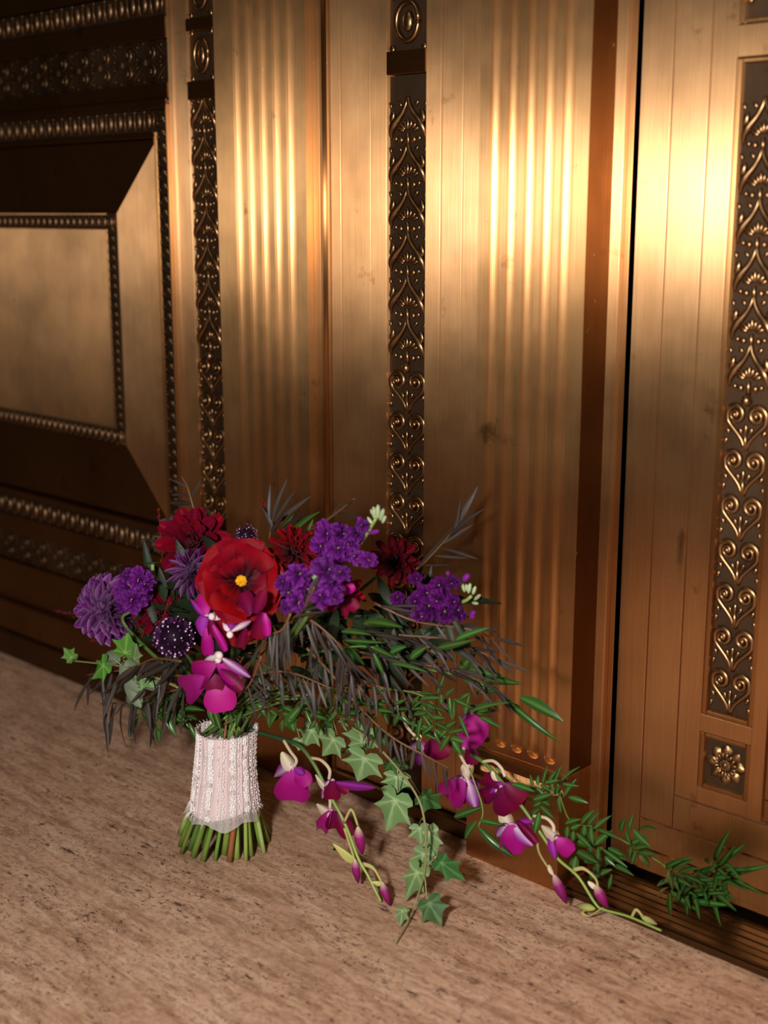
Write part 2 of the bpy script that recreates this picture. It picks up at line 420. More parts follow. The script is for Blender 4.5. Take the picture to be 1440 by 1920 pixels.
eggrow(ME_LEAFM, 'outer_moulding', ((VX0 + VX1) / 2 - .0005, .265), ((VX0 + VX1) / 2 - .0005, .945), YL - .004, half_o, .0185, True)
wbox('fillet', VX0 - .004, VX0 + .002, YL - .006, ZB0 - .012, ZB1 + .012, M_BR2)
wbox('fillet', VX1 - .0025, VX1 + .0015, YL - .007, .255, .955, M_BR2)
# bottom: egg-and-dart, fillets, ornament band, base boards
eggrow(ME_EGG, 'egg_and_dart', (-1.75, .290), (VX0, .290), YL - .004, .0165, .0275, False)
wbox('fillet', -1.85, VX0, YL - .006, .308, .318, M_BRH, bev=.002)
wbox('fillet', -1.85, VX1, YL - .008, .262, .272, M_BRH, bev=.002)
wbox('rail_board', -1.85, LX0 - .001, YL - .003, .238, .2605, M_BRH)
def band(z0, z1, n0=-1.75, n1=-.45):
    st = obj('ornament_band', box_me('ornament_band', -1.85, LX0 - .001, YL + .006, .078, z0, z1), parent=wall, mat=M_PAT)
    u = (z1 - z0) * .96; x = BX - .005
    while x > n0:
        place(ME_SCRB, 'scroll_motif', x, YL + .005, (z0 + z1) / 2, u, u, st, ry=-pi / 2, sy=u * .6); x -= u
    return st
band(.182, .237)
wbox('rail_board', -1.85, LX0 - .001, YL - .003, .108, .181, M_BRH)
wbox('base_board', -1.85, PL0 - .001, YL - .012, .050, .107, M_BRH, bev=.004)
wbox('base_board', -1.85, PL0 - .001, YL - .016, .0, .049, M_THR, bev=.004)
# top
eggrow(ME_EGG, 'egg_and_dart', (-1.75, .932), (VX0, .932), YL - .004, .0150, .0235, False, rot=pi)
wbox('fillet', -1.85, VX0, YL - .006, .908, .916, M_BRH, bev=.002)
wbox('fillet', -1.85, VX1, YL - .008, .948, .962, M_BRH, bev=.003)
wbox('rail_board', -1.85, BX - .001, YL - .003, .963, .985, M_BRH)
band(.986, 1.045)
wbox('rail_board', -1.85, BX - .001, YL - .003, 1.046, 1.075, M_BRH)
eggrow(ME_EGG, 'egg_and_dart', (-1.75, 1.093), (VX1, 1.093), YL - .004, .0160, .0275, False, rot=pi)
wbox('rail_board', -1.85, BX - .001, YL - .003, 1.112, TOP, M_BRH)
# bevelled frame boards, mitred
OX, YB0, YB1 = VX0 - .004, YL - .001, .062
def bevel_board(name, quad, mat=M_BR):
    v = [Vector(q) for q in quad] + [Vector((q[0], .078, q[2])) for q in quad]
    f = [(0, 1, 2, 3), (7, 6, 5, 4)] + [(i, i + 4, (i + 1) % 4 + 4, (i + 1) % 4) for i in range(4)]
    me = mesh(name, v, f); bm = bmesh.new(); bm.from_mesh(me); bmesh.ops.recalc_face_normals(bm, faces=bm.faces[:]); bm.to_mesh(me); bm.free()
    return obj(name, me, parent=wall, mat=mat)
o0, o1, i0, i1 = PXL - .10, OX, PXL, IX1
bevel_board('bevel_board', [(o1, YB0, ZB0), (o1, YB0, ZB1), (i1, YB1 - .01, ZI1), (i1, YB1 - .01, ZI0)])
bevel_board('bevel_board', [(o0, YB0, ZB1), (i0, YB1 - .01, ZI1), (i1, YB1 - .01, ZI1), (o1, YB0, ZB1)], M_BRH)
bevel_board('bevel_board', [(o0, YB0, ZB0), (o1, YB0, ZB0), (i1, YB1 - .01, ZI0), (i0, YB1 - .01, ZI0)], M_BRH)
bevel_board('bevel_board', [(o0, YB0, ZB1), (o0, YB0, ZB0), (i0, YB1 - .01, ZI0), (i0, YB1 - .01, ZI1)])
wbox('stile', -1.85, PXL - .101, YL - .002, .274, .946, M_BR)
wbox('field_panel', i0, i1 - .001, YB1, ZI0 - .002, ZI1 + .002, M_BR)
hi = (IX1 - IX0) / 2
eggrow(ME_LEAFM, 'inner_moulding', (IX1 - hi, ZI0), (IX1 - hi, ZI1), YB1 - .012, hi * .8, .0145, True)
wbox('fillet', IX0 - .003, IX0 + .001, YB1 - .012, ZI0 + .016, ZI1 - .016, M_BR2)
eggrow(ME_EGG, 'inner_moulding', (i0, ZI0 + hi), (i1, ZI0 + hi), YB1 - .0125, hi * .85, .0170, False, mn='egg_motif')
eggrow(ME_EGG, 'inner_moulding', (i0, ZI1 - hi), (i1, ZI1 - hi), YB1 - .0125, hi * .85, .0170, False, rot=pi, mn='egg_motif')

# ---- door on the right, its jamb and the threshold
JY = .066
jamb = obj('trim_1', box_me('trim_1', XR - .003, WX(1165, JY), JY, .16, 0, TOP, .0015), mat=M_BR, kind='structure', label='narrow bright bronze door jamb strip beside the dark reveal', category='door jamb')
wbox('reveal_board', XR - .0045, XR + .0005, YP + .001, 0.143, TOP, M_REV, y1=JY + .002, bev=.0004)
obj('jamb_fillet', box_me('jamb_fillet', WX(1165, JY), WX(1175, JY), JY + .008, .16, 0, TOP, .001), parent=jamb, mat=M_BR2)
obj('gap_shade_strip', box_me('gap_shade_strip', WX(1175, JY), WX(1187, YD) - .0004, JY + .0088, .16, .012, TOP), parent=jamb, mat=M_BLK)  # solid black strip painted in for the shade inside the gap
DX0 = WX(1188, YD); DX1 = 1.05
door = obj('door_1', box_me('door_1', DX0 + .002, DX1, YD + .010, YD + .05, .022, TOP), mat=M_BLK, kind='structure', label='brushed bronze door leaf with a framed scroll strip and rosette', category='door')
def dbox(name, x0, x1, y0, z0, z1, mat=M_BR, bev=.0009): return obj(name, box_me(name, x0, x1, y0, YD + .012, z0, z1, bev), parent=door, mat=mat)
g1, g2 = WX(1250, YD), WX(1318, YD)
za = PY(1196, 1531, YD)[2]; zb = PY(1258, 1490, YD)[2]
dbox('door_stile', DX0, g1 - G / 2, YD, .022, TOP)
dbox('bottom_rail', g1 + G / 2, DX1, YD, .022 + .028, za - G / 2); dbox('bottom_rail', g1 + G / 2, DX1, YD - .002, .022, .0495)
dbox('door_stile', g1 + G / 2, g2 - G / 2, YD + .0006, za + G / 2, TOP)
dbox('bottom_rail', g2 + G / 2, DX1, YD + .0006, za + G / 2, zb - G / 2)
sx0, sx1 = WX(1364, YD), PY(1412, 1310, YD).x
zr0, zr1 = PY(1290, 1470, YD)[2], PY(1292, 1366, YD)[2]
zs0 = PY(1300, 1335, YD)[2]; zs1 = PY(1380, 108, YD)[2]; zt0 = PY(1390, 45, YD)[2]
dbox('door_stile', g2 + G / 2, sx0, YD + .0014, zb + G / 2, TOP)
sr = PY(1430, 1450, YD).x
dbox('door_stile', sx1, sr, YD + .0014, zb + G / 2, TOP)
for (a, c) in ((zb + G / 2, zr0), (zr1, zs0), (zs1, zt0)): dbox('cross_rail', sx0, sx1, YD + .0014, a, c)
def frame(x0, x1, z0, z1, w=.0062):
    for (a, b_, c, d) in ((x0, x0 + w, z0, z1), (x1 - w, x1, z0, z1), (x0 + w, x1 - w, z0, z0 + w), (x0 + w, x1 - w, z1 - w, z1)):
        dbox('frame_bead', a + .0006, b_ - .0002, YD + .0022, c + .0006, d - .0006, M_BR2, .0012)
w = .0062
frame(sx0, sx1, zr0, zr1); frame(sx0, sx1, zs0, zs1); frame(sx0, sx1, zt0, TOP - .05)
scroll_strip(sx0 + w, sx1 - w, YD + .009, zs0 + w, zs1 - w, PY(1393, 752, YD)[2], .0505, door, YD + .012)
rb = obj('rosette_back', box_me('rosette_back', sx0 + w, sx1 - w, YD + .009, YD + .012, zr0 + w, zr1 - w), parent=door, mat=M_PAT)
rs = min(sx1 - sx0, zr1 - zr0) / 2 - w - .001
obj('rosette', ME_ROS, Matrix.Translation(((sx0 + sx1) / 2, YD + .009, (zr0 + zr1) / 2)) @ Matrix.Diagonal((rs, rs * .62, rs, 1)), rb)
rb = obj('ornament_strip', box_me('ornament_strip', sx0 + w, sx1 - w, YD + .009, YD + .012, zt0 + w, TOP - .06), parent=door, mat=M_PAT)
place(ME_WRE, 'wreath_motif', (sx0 + sx1) / 2, YD + .008, zt0 + .055, .032, .036, rb)
dbox('centre_panel', sr + .012, DX1, YD + .008, zb + .03, TOP, M_BR); dbox('panel_fillet', sr + .002, DX1, YD + .004, zb + .004, zb + .028, M_BR2)
dbox('panel_fillet', sr + .002, sr + .011, YD + .004, zb + .029, TOP, M_BR2)
thr = obj('trim_2', box_me('trim_2', XR + .012, 1.05, .001, YD + .03, 0, .009, .002), mat=M_THR, kind='structure', label='dark grooved bronze threshold in front of the door', category='threshold')
yy = .004
for k in range(6):
    wd = .0125; obj('threshold_rib', box_me('threshold_rib', XR + .0125, 1.05, yy, yy + wd - .0018, .008, .0125 + .0008 * (k > 2), .0008), parent=thr, mat=M_THR); yy += wd

# ================================================================== the bouquet
CAMD = lambda p: (CAM - Vector(p)).normalized()
def P(x, y, Y, zmin=.004):
    p = PY(x, y, Y)
    return PZ(x, y, zmin) if p.z < zmin else p
def attrmat(name, rough, transl, spec=.4, vary=.25, sheen=0.0, hue=.0):
    m, nt, b = newmat(name)
    a = nt.nodes.new('ShaderNodeAttribute'); a.attribute_name = 'Col'
    oi = nt.nodes.new('ShaderNodeObjectInfo')
    mr = nt.nodes.new('ShaderNodeMapRange'); mr.inputs[3].default_value = 1 - vary; mr.inputs[4].default_value = 1 + vary
    nt.links.new(oi.outputs['Random'], mr.inputs[0])
    hs = nt.nodes.new('ShaderNodeHueSaturation'); nt.links.new(mr.outputs[0], hs.inputs['Value']); nt.links.new(a.outputs['Color'], hs.inputs['Color'])
    if hue:
        mh = nt.nodes.new('ShaderNodeMapRange'); mh.inputs[3].default_value = .5 - hue; mh.inputs[4].default_value = .5 + hue
        nt.links.new(oi.outputs['Random'], mh.inputs[0]); nt.links.new(mh.outputs[0], hs.inputs['Hue'])
    nt.links.new(hs.outputs[0], b.inputs['Base Color']); b.inputs['Roughness'].default_value = rough; b.inputs['Specular IOR Level'].default_value = spec
    if sheen: b.inputs['Sheen Weight'].default_value = sheen; b.inputs['Sheen Roughness'].default_value = .4
    if transl:
        t = nt.nodes.new('ShaderNodeBsdfTranslucent'); nt.links.new(hs.outputs[0], t.inputs[0])
        mx = nt.nodes.new('ShaderNodeMixShader'); mx.inputs[0].default_value = transl
        out = [n for n in nt.nodes if n.type == 'OUTPUT_MATERIAL'][0]
        nt.links.new(b.outputs[0], mx.inputs[1]); nt.links.new(t.outputs[0], mx.inputs[2]); nt.links.new(mx.outputs[0], out.inputs[0])
    return m
M_PET = attrmat('petal', .6, .2, .15, .2, .03, .006)
M_ORC = attrmat('orchid_petal_skin', .5, .20, .2, .10, 0, .01)
M_GLOSS = attrmat('glossy_leaf', .28, .15, .5, .28, 0, .015)
M_MATT = attrmat('matt_leaf', .5, .18, .3, .22, 0, .012)
M_DARK = attrmat('dark_leaf', .48, .08, .35, .40, 0, .02)
M_STEM = attrmat('stem_skin', .42, 0, .4, .22, 0, .015)

def c3(r, g, b): return lin(r, g, b)[:3]
def mixv(a, b, t): t = max(0, min(1, t)); return tuple(x + (y - x) * t for x, y in zip(a, b))
def blade(name, width, col, nu=8, nv=4, curl=.15, fold=.1, wave=0.0, cup=0.0, mat=M_PET, twist=0.0, asp=1.0):
    """unit-long blade along +Y, +Z its upper face; width(u), col(u, s) with s in -1..1 across"""
    v = []; f = []; c = []
    for i in range(nu + 1):
        u = i / nu
        for j in range(nv + 1):
            s = j / nv * 2 - 1; w = width(u) * .5
            x = s * w; z = (fold * abs(s) * w + cup * (s * s) * w) / asp + wave * math.sin(u * 9 + s * 3) * abs(s)
            if twist:
                a = twist * u; xr = x / asp; x, z = (xr * math.cos(a) - z * math.sin(a)) * asp, xr * math.sin(a) + z * math.cos(a)
            v.append((x, u, z - curl * u * u)); c.append(col(u, s))
    for i in range(nu):
        for j in range(nv):
            a = i * (nv + 1) + j; f.append((a, a + 1, a + nv + 2, a + nv + 1))
    me = mesh(name, v, f, True, c); me.materials.append(mat); return me
def orient(B, T, w, nrm, thick=None):
    B, T = Vector(B), Vector(T); y = T - B; L = max(y.length, 1e-4); y = y / L
    z = nrm - y * nrm.dot(y)
    if z.length < 1e-3: z = Vector((0, 0, 1)) - y * y.z
    z.normalize(); x = y.cross(z)
    M = Matrix((x * w, y * L, z * (thick or L))).transposed().to_4x4(); M.translation = B
    return M
def jit(v, a): return (v + Vector((R.uniform(-a, a), R.uniform(-a, a), R.uniform(-a, a)))).normalized()
def put(me, name, B, T, wpx, parent, nrm=None, j=.25, up=.25, **kw):
    """a blade from B to T (3-D), width in pixels at that depth, turned roughly to the light"""
    n = nrm or (CAMD(B) + Vector((-.25, -.1, up)))
    return obj(name, me, orient(B, T, wpx * pxm(B), jit(n.normalized(), j)), parent, **kw)

ROOT = PZ(421, 1582)
bq = obj('bouquet', None, Matrix.Translation(ROOT), None, label='bridal bouquet of red and purple flowers with trailing vines leaning on the bronze wall', category='bouquet')

# ---- blade meshes
lance = lambda k=1.0: (lambda u: k * (math.sin(pi * min(1, u * .94 + .03)) ** .8) * (1 - .25 * u))
sq = lambda u: max(0.0, math.sin(pi * min(1, u)))
BROWN = c3(68, 59, 55); BROWN2 = c3(38, 33, 32)
ME_WIL = [blade('willow_leaf', lance(), lambda u, s: mixv(BROWN, BROWN2, abs(s) * .8), 8, 2, cu, .35, 0, 0, M_DARK, tw, 9) for cu, tw in ((.10, .3), (.28, -.5), (-.10, .2))]
G1c, G2c = c3(52, 92, 36), c3(28, 56, 23)
ME_JAS = [blade('jasmine_leaf', lance(), lambda u, s: mixv(c3(84, 124, 58), mixv(G1c, G2c, u * .7), min(1, abs(s) * 3)), 8, 4, cu, .38, 0, 0, M_GLOSS, 0, 2.6) for cu in (.12, .3)]
ME_GRASS = [blade('leaf_blade', lance(), lambda u, s: mixv(c3(38, 54, 32), c3(22, 30, 20), u), 8, 2, .25, .3, 0, 0, M_MATT, 0, 3.5)]
rnd = lambda u: math.sqrt(max(0, 1 - (2 * u - 1) ** 2)) * (1.05 - .2 * u)
ME_EUC = blade('eucalyptus_leaf', rnd, lambda u, s: mixv(c3(128, 142, 118), c3(74, 86, 70), abs(s) * .7), 8, 4, .12, .12, 0, 0, M_MATT)
def ivy_mesh(name, c_leaf, c_vein):
    half = [(0, .10), (.10, -.02), (.26, -.06), (.44, .06), (.50, .14), (.36, .26), (.42, .40), (.60, .58), (.38, .58), (.24, .66), (.14, .82), (0, 1.0)]
    ol = half + [(-x, y) for x, y in half[-2:0:-1]]; tips = {4, 7, 11, len(ol) - 4, len(ol) - 7}
    cx, cy = 0, .20; v = [(0, cy, .03)]; c = [c_vein]; f = []; n = len(ol); rr = (.3, .62, 1.0)
    for k, r in enumerate(rr):
        for i, (x, y) in enumerate(ol):
            X, Y_ = cx + (x - cx) * r, cy + (y - cy) * r
            v.append((X, Y_, .03 - .10 * abs(X) - .10 * max(0, Y_ - .3) ** 1.5 + (.03 if i in tips else -.01) * r + .02 * math.sin(5 * X + 3 * Y_)))
            c.append(mixv(c_vein, c_leaf, .2 + r * .6) if i in tips else mixv(c_leaf, tuple(q * .8 for q in c_leaf), r * .6))
    for i in range(n):
        i2 = (i + 1) % n; f.append((0, 1 + i, 1 + i2))
        for k in range(2): a = 1 + k * n; f.append((a + i, a + n + i, a + n + i2, a + i2))
    me = mesh(name, v, f, True, c); me.materials.append(M_MATT); return me
ME_IVY = ivy_mesh('ivy_leaf', c3(112, 146, 92), c3(176, 198, 148))
ME_IVYG = ivy_mesh('ivy_leaf', c3(86, 146, 56), c3(150, 196, 110))
ME_IVYD = ivy_mesh('ivy_leaf', c3(60, 100, 52), c3(110, 150, 90))
MAG, MAGD, CRIM, LIL, WHT = c3(172, 14, 132), c3(112, 6, 74), c3(128, 4, 52), c3(176, 84, 190), c3(248, 232, 236)
obov = lambda u: (sq(.05 + u * .84) ** .6) * (.72 + .42 * u)
ME_OP = {
 'm': blade('orchid_petal', obov, lambda u, s: mixv(mixv(c3(196, 60, 170), MAG, u * 2.2), MAGD, max(0, abs(s) - .55) * .9), 10, 8, .22, 0, .012, .22, M_ORC),
 'd': blade('orchid_petal', obov, lambda u, s: mixv(mixv(MAGD, CRIM, u), c3(80, 2, 48), abs(s) * .6), 10, 8, .25, 0, .015, .25, M_ORC),
 'l': blade('orchid_sepal', lance(1.05), lambda u, s: mixv(mixv(WHT, c3(206, 168, 214), u * 2), c3(142, 30, 150), min(1, abs(s) * 1.15 + u * .15)), 9, 6, .20, 0, .01, -.30, M_ORC),
 'p': blade('orchid_sepal', lance(1.05), lambda u, s: mixv(c3(168, 52, 176), c3(122, 16, 128), abs(s) * .8 + u * .2), 9, 6, .16, 0, .01, -.30, M_ORC),
 'w': blade('orchid_sepal', lance(1.05), lambda u, s: mixv(mixv(WHT, c3(240, 214, 232), u), LIL, max(0, u - .55) * 1.6 + max(0, abs(s) - .7)), 9, 6, .18, 0, .01, -.35, M_ORC),
 'c': blade('orchid_spur', lambda u: sq(.15 + u * .8) ** .6, lambda u, s: mixv(c3(236, 216, 206), c3(238, 232, 196), u), 8, 6, .12, 0, 0, -.9, M_ORC),
 'y': blade('orchid_spur', lance(1.1), lambda u, s: mixv(c3(196, 206, 110), c3(226, 226, 150), u), 8, 4, .15, 0, 0, -.5, M_ORC),
}
bud = MB()
def budcol(z):  # z -1 base..1 tip
    return mixv(mixv(c3(214, 190, 160), c3(170, 40, 130), (z + 1) * 1.3), c3(104, 6, 60), z)
ME_BUD = {}
for nm, (ca, cb_, cc) in {'m': (c3(226, 206, 190), c3(166, 40, 128), c3(100, 6, 58)), 'g': (c3(176, 196, 96), c3(190, 204, 120), c3(150, 120, 90))}.items():
    v = []; f = []; c = []
    for i in range(9):
        u = i / 8; r = .5 * (math.sin(pi * (u * .93 + .035)) ** .75) * (1 - .3 * u)
        for k in range(8):
            a = 2 * pi * k / 8; rr = r * (1 + .07 * math.cos(3 * a)); v.append((rr * math.cos(a), u, rr * math.sin(a)))
            c.append(mixv(mixv(ca, cb_, u * 3), cc, u * 1.2 - .3))
    for i in range(8):
        for k in range(8): k2 = (k + 1) % 8; f.append((i * 8 + k, i * 8 + k2, i * 8 + 8 + k2, i * 8 + 8 + k))
    ME_BUD[nm] = mesh('orchid_bud', v, f, True, c); ME_BUD[nm].materials.append(M_ORC)
bl = MB(); bl.ball((0, 0, 0), 1, .9, 10, 7, col=WHT); ME_COLW = bl.build('orchid_column'); ME_COLW.materials.append(M_ORC)

def tubepart(name, pts, rad, col, parent, n=6, sides=6, mat=M_STEM, **kw):
    b = MB(); p = spline(pts, n) if len(pts) > 2 else [Vector(q) for q in pts]
    m_ = len(p); r = [rad[0] + (rad[1] - rad[0]) * i / (m_ - 1) for i in range(m_)]
    b.tube(p, r, sides, col); o = Matrix.Translation(Vector(pts[0])); b.v = [q - Vector(pts[0]) for q in b.v]
    return obj(name, b.build(name), o, parent, mat, **kw)

# ---- handle: cut stems, lace wrap, tulle hem
T0 = P(424, 1366, -.196); Bw = P(421, 1508, -.205)
ax = (T0 - Bw).normalized(); sc = pxm(Bw)
R2 = random.Random(3)
for k in range(42):
    a = k * 2.399 + .4; rho = .013 + .052 * math.sqrt((k + .5) / 42)
    foot = ROOT + Vector((math.cos(a) * rho * 1.02, math.sin(a) * rho * .95, .0012 + R2.uniform(0, .004)))
    a2 = a + .55; top = Bw + Vector((math.cos(a2), math.sin(a2), 0)) * rho * .44 + ax * .05
    g = R2.choice([c3(124, 152, 62), c3(142, 166, 80), c3(104, 134, 54), c3(80, 112, 48), c3(152, 172, 100)] if k != 31 else [c3(140, 84, 56)])
    rr = R2.uniform(.0026, .0044)
    tubepart('stem', [foot, foot.lerp(top, .5) + Vector((R2.uniform(-.002, .002), R2.uniform(-.002, .002), 0)), top], (rr, rr * .9), (lambda t, g=g: mixv(tuple(q * .95 for q in g), tuple(min(1, q * 1.2) for q in g), t)), bq, 3, 8)
def wrap_r(t): return sc * (63 - 22 * t + 13 * t * t)     # t 0 bottom .. 1 top
def wrap_pt(t, a, dr=0.0):
    c = Bw.lerp(T0, t); e = 1 + .02 * math.sin(3 * a + 5 * t); r = wrap_r(t) * e + dr
    return c + Vector((math.cos(a) * r, math.sin(a) * r, 0)) + Vector((0, 0, .004 * math.sin(a * 2 + 1) * (1 - t)))
v = []; f = []; c = []; na, ntt = 96, 16
for i in range(ntt + 1):
    for k in range(na):
        a = 2 * pi * k / na; t = i / ntt
        v.append(wrap_pt(t, a, .0009 * math.sin(a * 28) + .0006 * math.sin(a * 11 + t * 14)) - ROOT); c.append(mixv(c3(236, 220, 222), c3(226, 204, 206), .5 + .5 * math.sin(a * 9)))
for i in range(ntt):
    for k in range(na): k2 = (k + 1) % na; f.append((i * na + k, i * na + k2, (i + 1) * na + k2, (i + 1) * na + k))
M_LACE = attrmat('lace_cloth', .75, .15, .2, .05, .2)
wrapo = obj('lace_wrap', mesh('lace_wrap', v, f, True, c), Matrix.Translation(ROOT), bq, M_LACE, label='white beaded lace wrap around the stems')
b = MB(); R3 = random.Random(5)
for row in range(26):
    a0 = 2 * pi * row / 26 + R3.uniform(-.04, .04); big = row % 3 == 0
    nb = 17 if big else 26
    for k in range(nb):
        t = (k + R3.uniform(.2, .8)) / nb; p = wrap_pt(t, a0 + R3.uniform(-.03, .03), .0012) - ROOT
        r = R3.uniform(.0022, .0034) if big else R3.uniform(.0010, .0018)
        w_ = c3(253, 251, 255) if R3.random() < .8 else c3(230, 216, 220)
        if big:
            d = (p + ROOT - Bw.lerp(T0, t)); d.z = 0; d.normalize(); e1 = Vector((-d.y, d.x, 0)); 
            for q in range(5):
                an = q * 2 * pi / 5 + k; b.ball(p + e1 * math.cos(an) * r * .9 + Vector((0, 0, math.sin(an) * r * .9)), r * .62, 1, 5, 4, w_)
            b.ball(p + d * r * .4, r * .5, 1, 5, 4, c3(250, 246, 246))
        else: b.ball(p, r, 1, 5, 4, w_)
    pts = [wrap_pt(t, a0 + .11 + .012 * math.sin(t * 17 + row), .0011) - ROOT for t in [q / 12 for q in range(13)]]
    b.tube(pts, .0009, 4, c3(240, 226, 224))
obj('lace_trim', b.build('lace_trim'), Matrix.Translation(ROOT), wrapo, M_LACE, kind='stuff')
b = MB()
for e_, t_ in ((0, .0), (1, 1.0)):                       # frayed edges
    for k in range(150):
        a = R3.uniform(0, 2 * pi); p = wrap_pt(t_, a, .001) - ROOT; d = Vector((math.cos(a), math.sin(a), 0)); left = max(0, (-math.cos(a - .8)))
        L = R3.uniform(.003, .008) * (1.1 if e_ == 0 else .5) * (1 + .8 * left * (e_ == 0)); dz = -1 if e_ == 0 else 1
        q = p + d * L * R3.uniform(.2, .9) + Vector((0, 0, dz * L * R3.uniform(.3, 1))) + Vector((-d.y, d.x, 0)) * R3.uniform(-.4, .4) * L
        b.tube([p, p.lerp(q, .5) + d * .001, q], [.0005, .0004, .0002], 3, c3(246, 236, 238))
obj('frayed_edge', b.build('frayed_edge'), Matrix.Translation(ROOT), wrapo, M_LACE, kind='stuff')
mt_, nt, pb = newmat('tulle'); pb.inputs['Base Color'].default_value = lin(232, 222, 226); pb.inputs['Alpha'].default_value = .42; pb.inputs['Roughness'].default_value = .8
v = []; f = []
for i in range(5):
    for k in range(72):
        a = 2 * pi * k / 72; t = i / 4; c0 = Bw + Vector((0, 0, -.016 * t + .003)); r = wrap_r(0) * (1.0 + .07 * t + .035 * t * math.sin(a * 7) + .02 * t * math.sin(a * 17 + 1))
        v.append(c0 + Vector((math.cos(a) * r, math.sin(a) * r, .004 * t * math.sin(a * 5 + 2))) - ROOT)
for i in range(4):
    for k in range(72): k2 = (k + 1) % 72; f.append((i * 72 + k, i * 72 + k2, i * 72 + 72 + k2, i * 72 + 72 + k))
obj('tulle_hem', mesh('tulle_hem', v, f, True), Matrix.Translation(ROOT), wrapo, mt_)
NECK = T0 + ax * .01

# ---- flower heads
def head(name, C, A, label, core_r, core_col, mat=M_PET, roll=0.0):
    A = A.normalized(); q = Vector((0, 0, 1)).rotation_difference(A)
    M = Matrix.Translation(C) @ q.to_matrix().to_4x4() @ Matrix.Rotation(roll, 4, 'Z')
    b = MB(); b.ball((0, 0, -core_r * .4), core_r, 1, 10, 7, core_col)
    o = obj(name, b.build(name), M, bq, mat, label=label)
    neck = NECK + Vector((R.uniform(-.015, .015), R.uniform(-.015, .015), 0)); S_ = C - A * core_r
    tubepart('flower_stem', [neck, neck.lerp(S_, .5) + Vector((0, 0, .01)) - A * .01, S_], (.0028, .0022), c3(58, 70, 40), bq, 5)
    return o, M
def dahlia(C, r, A, label, rings, me, roll=0, core=None, name='dahlia'):
    o, M = head(name, C, A, label, r * .30, core or c3(40, 2, 18), roll=roll)
    for (n, th, L, w, off) in rings:
        for k in range(n):
            a = 2 * pi * (k + off) / n + R.uniform(-.06, .06); t = math.radians(th) + R.uniform(-.10, .10)
            d = Vector((math.sin(t) * math.cos(a), math.sin(t) * math.sin(a), math.cos(t)))
            B = d * r * .16; T = B + d * r * L * R.uniform(.9, 1.06)
            nrm = Vector((-math.cos(t) * math.cos(a), -math.cos(t) * math.sin(a), math.sin(t)))
            nrm = (nrm + Vector((R.uniform(-.2, .2), R.uniform(-.2, .2), R.uniform(-.2, .2)))).normalized()
            obj(name + '_petal', me, M @ orient(B, T, r * w, nrm), o)
    return o
tear = lambda u: (sq(.08 + .86 * u) ** .6) * (.80 + .35 * u)
ME_DR = blade('dahlia_petal', tear, lambda u, s: mixv(mixv(c3(40, 0, 16), c3(126, 2, 34), u * 1.2), c3(156, 14, 60), max(0, abs(s) - .5)), 7, 4, -.20, 0, .01, .55, M_PET)
ME_DRR = blade('dahlia_petal', tear, lambda u, s: mixv(c3(36, 0, 10), c3(132, 4, 24), u * 1.1), 7, 4, -.12, 0, .02, .5, M_PET)
tear2 = lambda u: (sq(.08 + .905 * u) ** .75) * (.85 + .35 * u)
ME_DR_SHADE = blade('dahlia_petal', tear, lambda u, s: mixv(c3(26, 0, 8), c3(92, 2, 18), u * 1.1), 7, 4, -.12, 0, .02, .5, M_PET)  # darker copy of the red petal, shade put into its colour
ME_DP = blade('dahlia_petal', tear2, lambda u, s: mixv(mixv(c3(78, 0, 44), c3(116, 26, 128), u * 1.25 - .1), c3(196, 150, 214), max(0, abs(s) * 1.5 - .95) * (u * 1.7)), 8, 8, -.22, 0, .0, .85, M_PET)
ME_DS = blade('dahlia_petal', lance(1.0), lambda u, s: mixv(mixv(c3(56, 2, 48), c3(108, 22, 118), u * 1.3), c3(206, 164, 222), max(0, abs(s) * 1.5 - .8) * (.2 + u)), 7, 4, -.16, 0, .0, .9, M_PET)
def AX(C, dx=0, dz=0, k=1): return (CAMD(C) * k + RT * dx + UPV * dz).normalized()
full = [(6, 12, .55, .26, 0), (9, 28, .72, .30, .3), (13, 46, .86, .32, .1), (15, 64, .97, .33, .4), (17, 82, 1.02, .34, .0), (16, 100, .98, .34, .5), (12, 120, .9, .32, .2)]
C = P(363, 1018, -.17); dahlia(C, 58 * pxm(C), AX(C, -.15, .35), 'dark crimson dahlia with broad cupped petals', [(5, 18, .6, .42, 0), (7, 42, .85, .50, .3), (9, 66, 1.02, .52, .1), (10, 90, 1.05, .52, .4)], ME_DR)
C = P(207, 1142, -.215); dahlia(C, 58 * pxm(C), AX(C, -.55, .05), 'purple dahlia with pale lilac petal edges', full, ME_DP)
C = P(362, 1075, -.225); dahlia(C, 44 * pxm(C), AX(C, -.25, .15), 'small spiky purple dahlia with pale petal tips', [(6, 14, .7, .20, 0), (10, 34, .9, .22, .3), (13, 56, 1.0, .22, .1), (14, 80, 1.02, .22, .4), (12, 104, .95, .22, 0)], ME_DS)
C = P(548, 1035, -.185); dahlia(C, 45 * pxm(C), AX(C, .1, .3), 'small deep red dahlia with tight petals', [(6, 14, .6, .22, 0), (9, 34, .85, .26, .3), (12, 56, 1.0, .28, .1), (13, 80, 1.02, .28, .4), (11, 102, .95, .28, 0)], ME_DRR)
C = P(738, 1052, -.075); dahlia(C, 42 * pxm(C), AX(C, .1, .25), 'red dahlia with shade painted into its petals, behind purple stock', [(5, 16, .6, .34, 0), (8, 42, .85, .38, .3), (10, 66, 1.0, .40, .1), (11, 90, 1.02, .40, .4)], ME_DR_SHADE)
C = P(300, 1150, -.20); dahlia(C, 42 * pxm(C), AX(C, -.1, .2), 'shaded wine-coloured dahlia behind the scabiosa', [(6, 20, .7, .34, 0), (9, 52, .95, .38, .3), (10, 84, 1.0, .40, .1)], ME_DR)
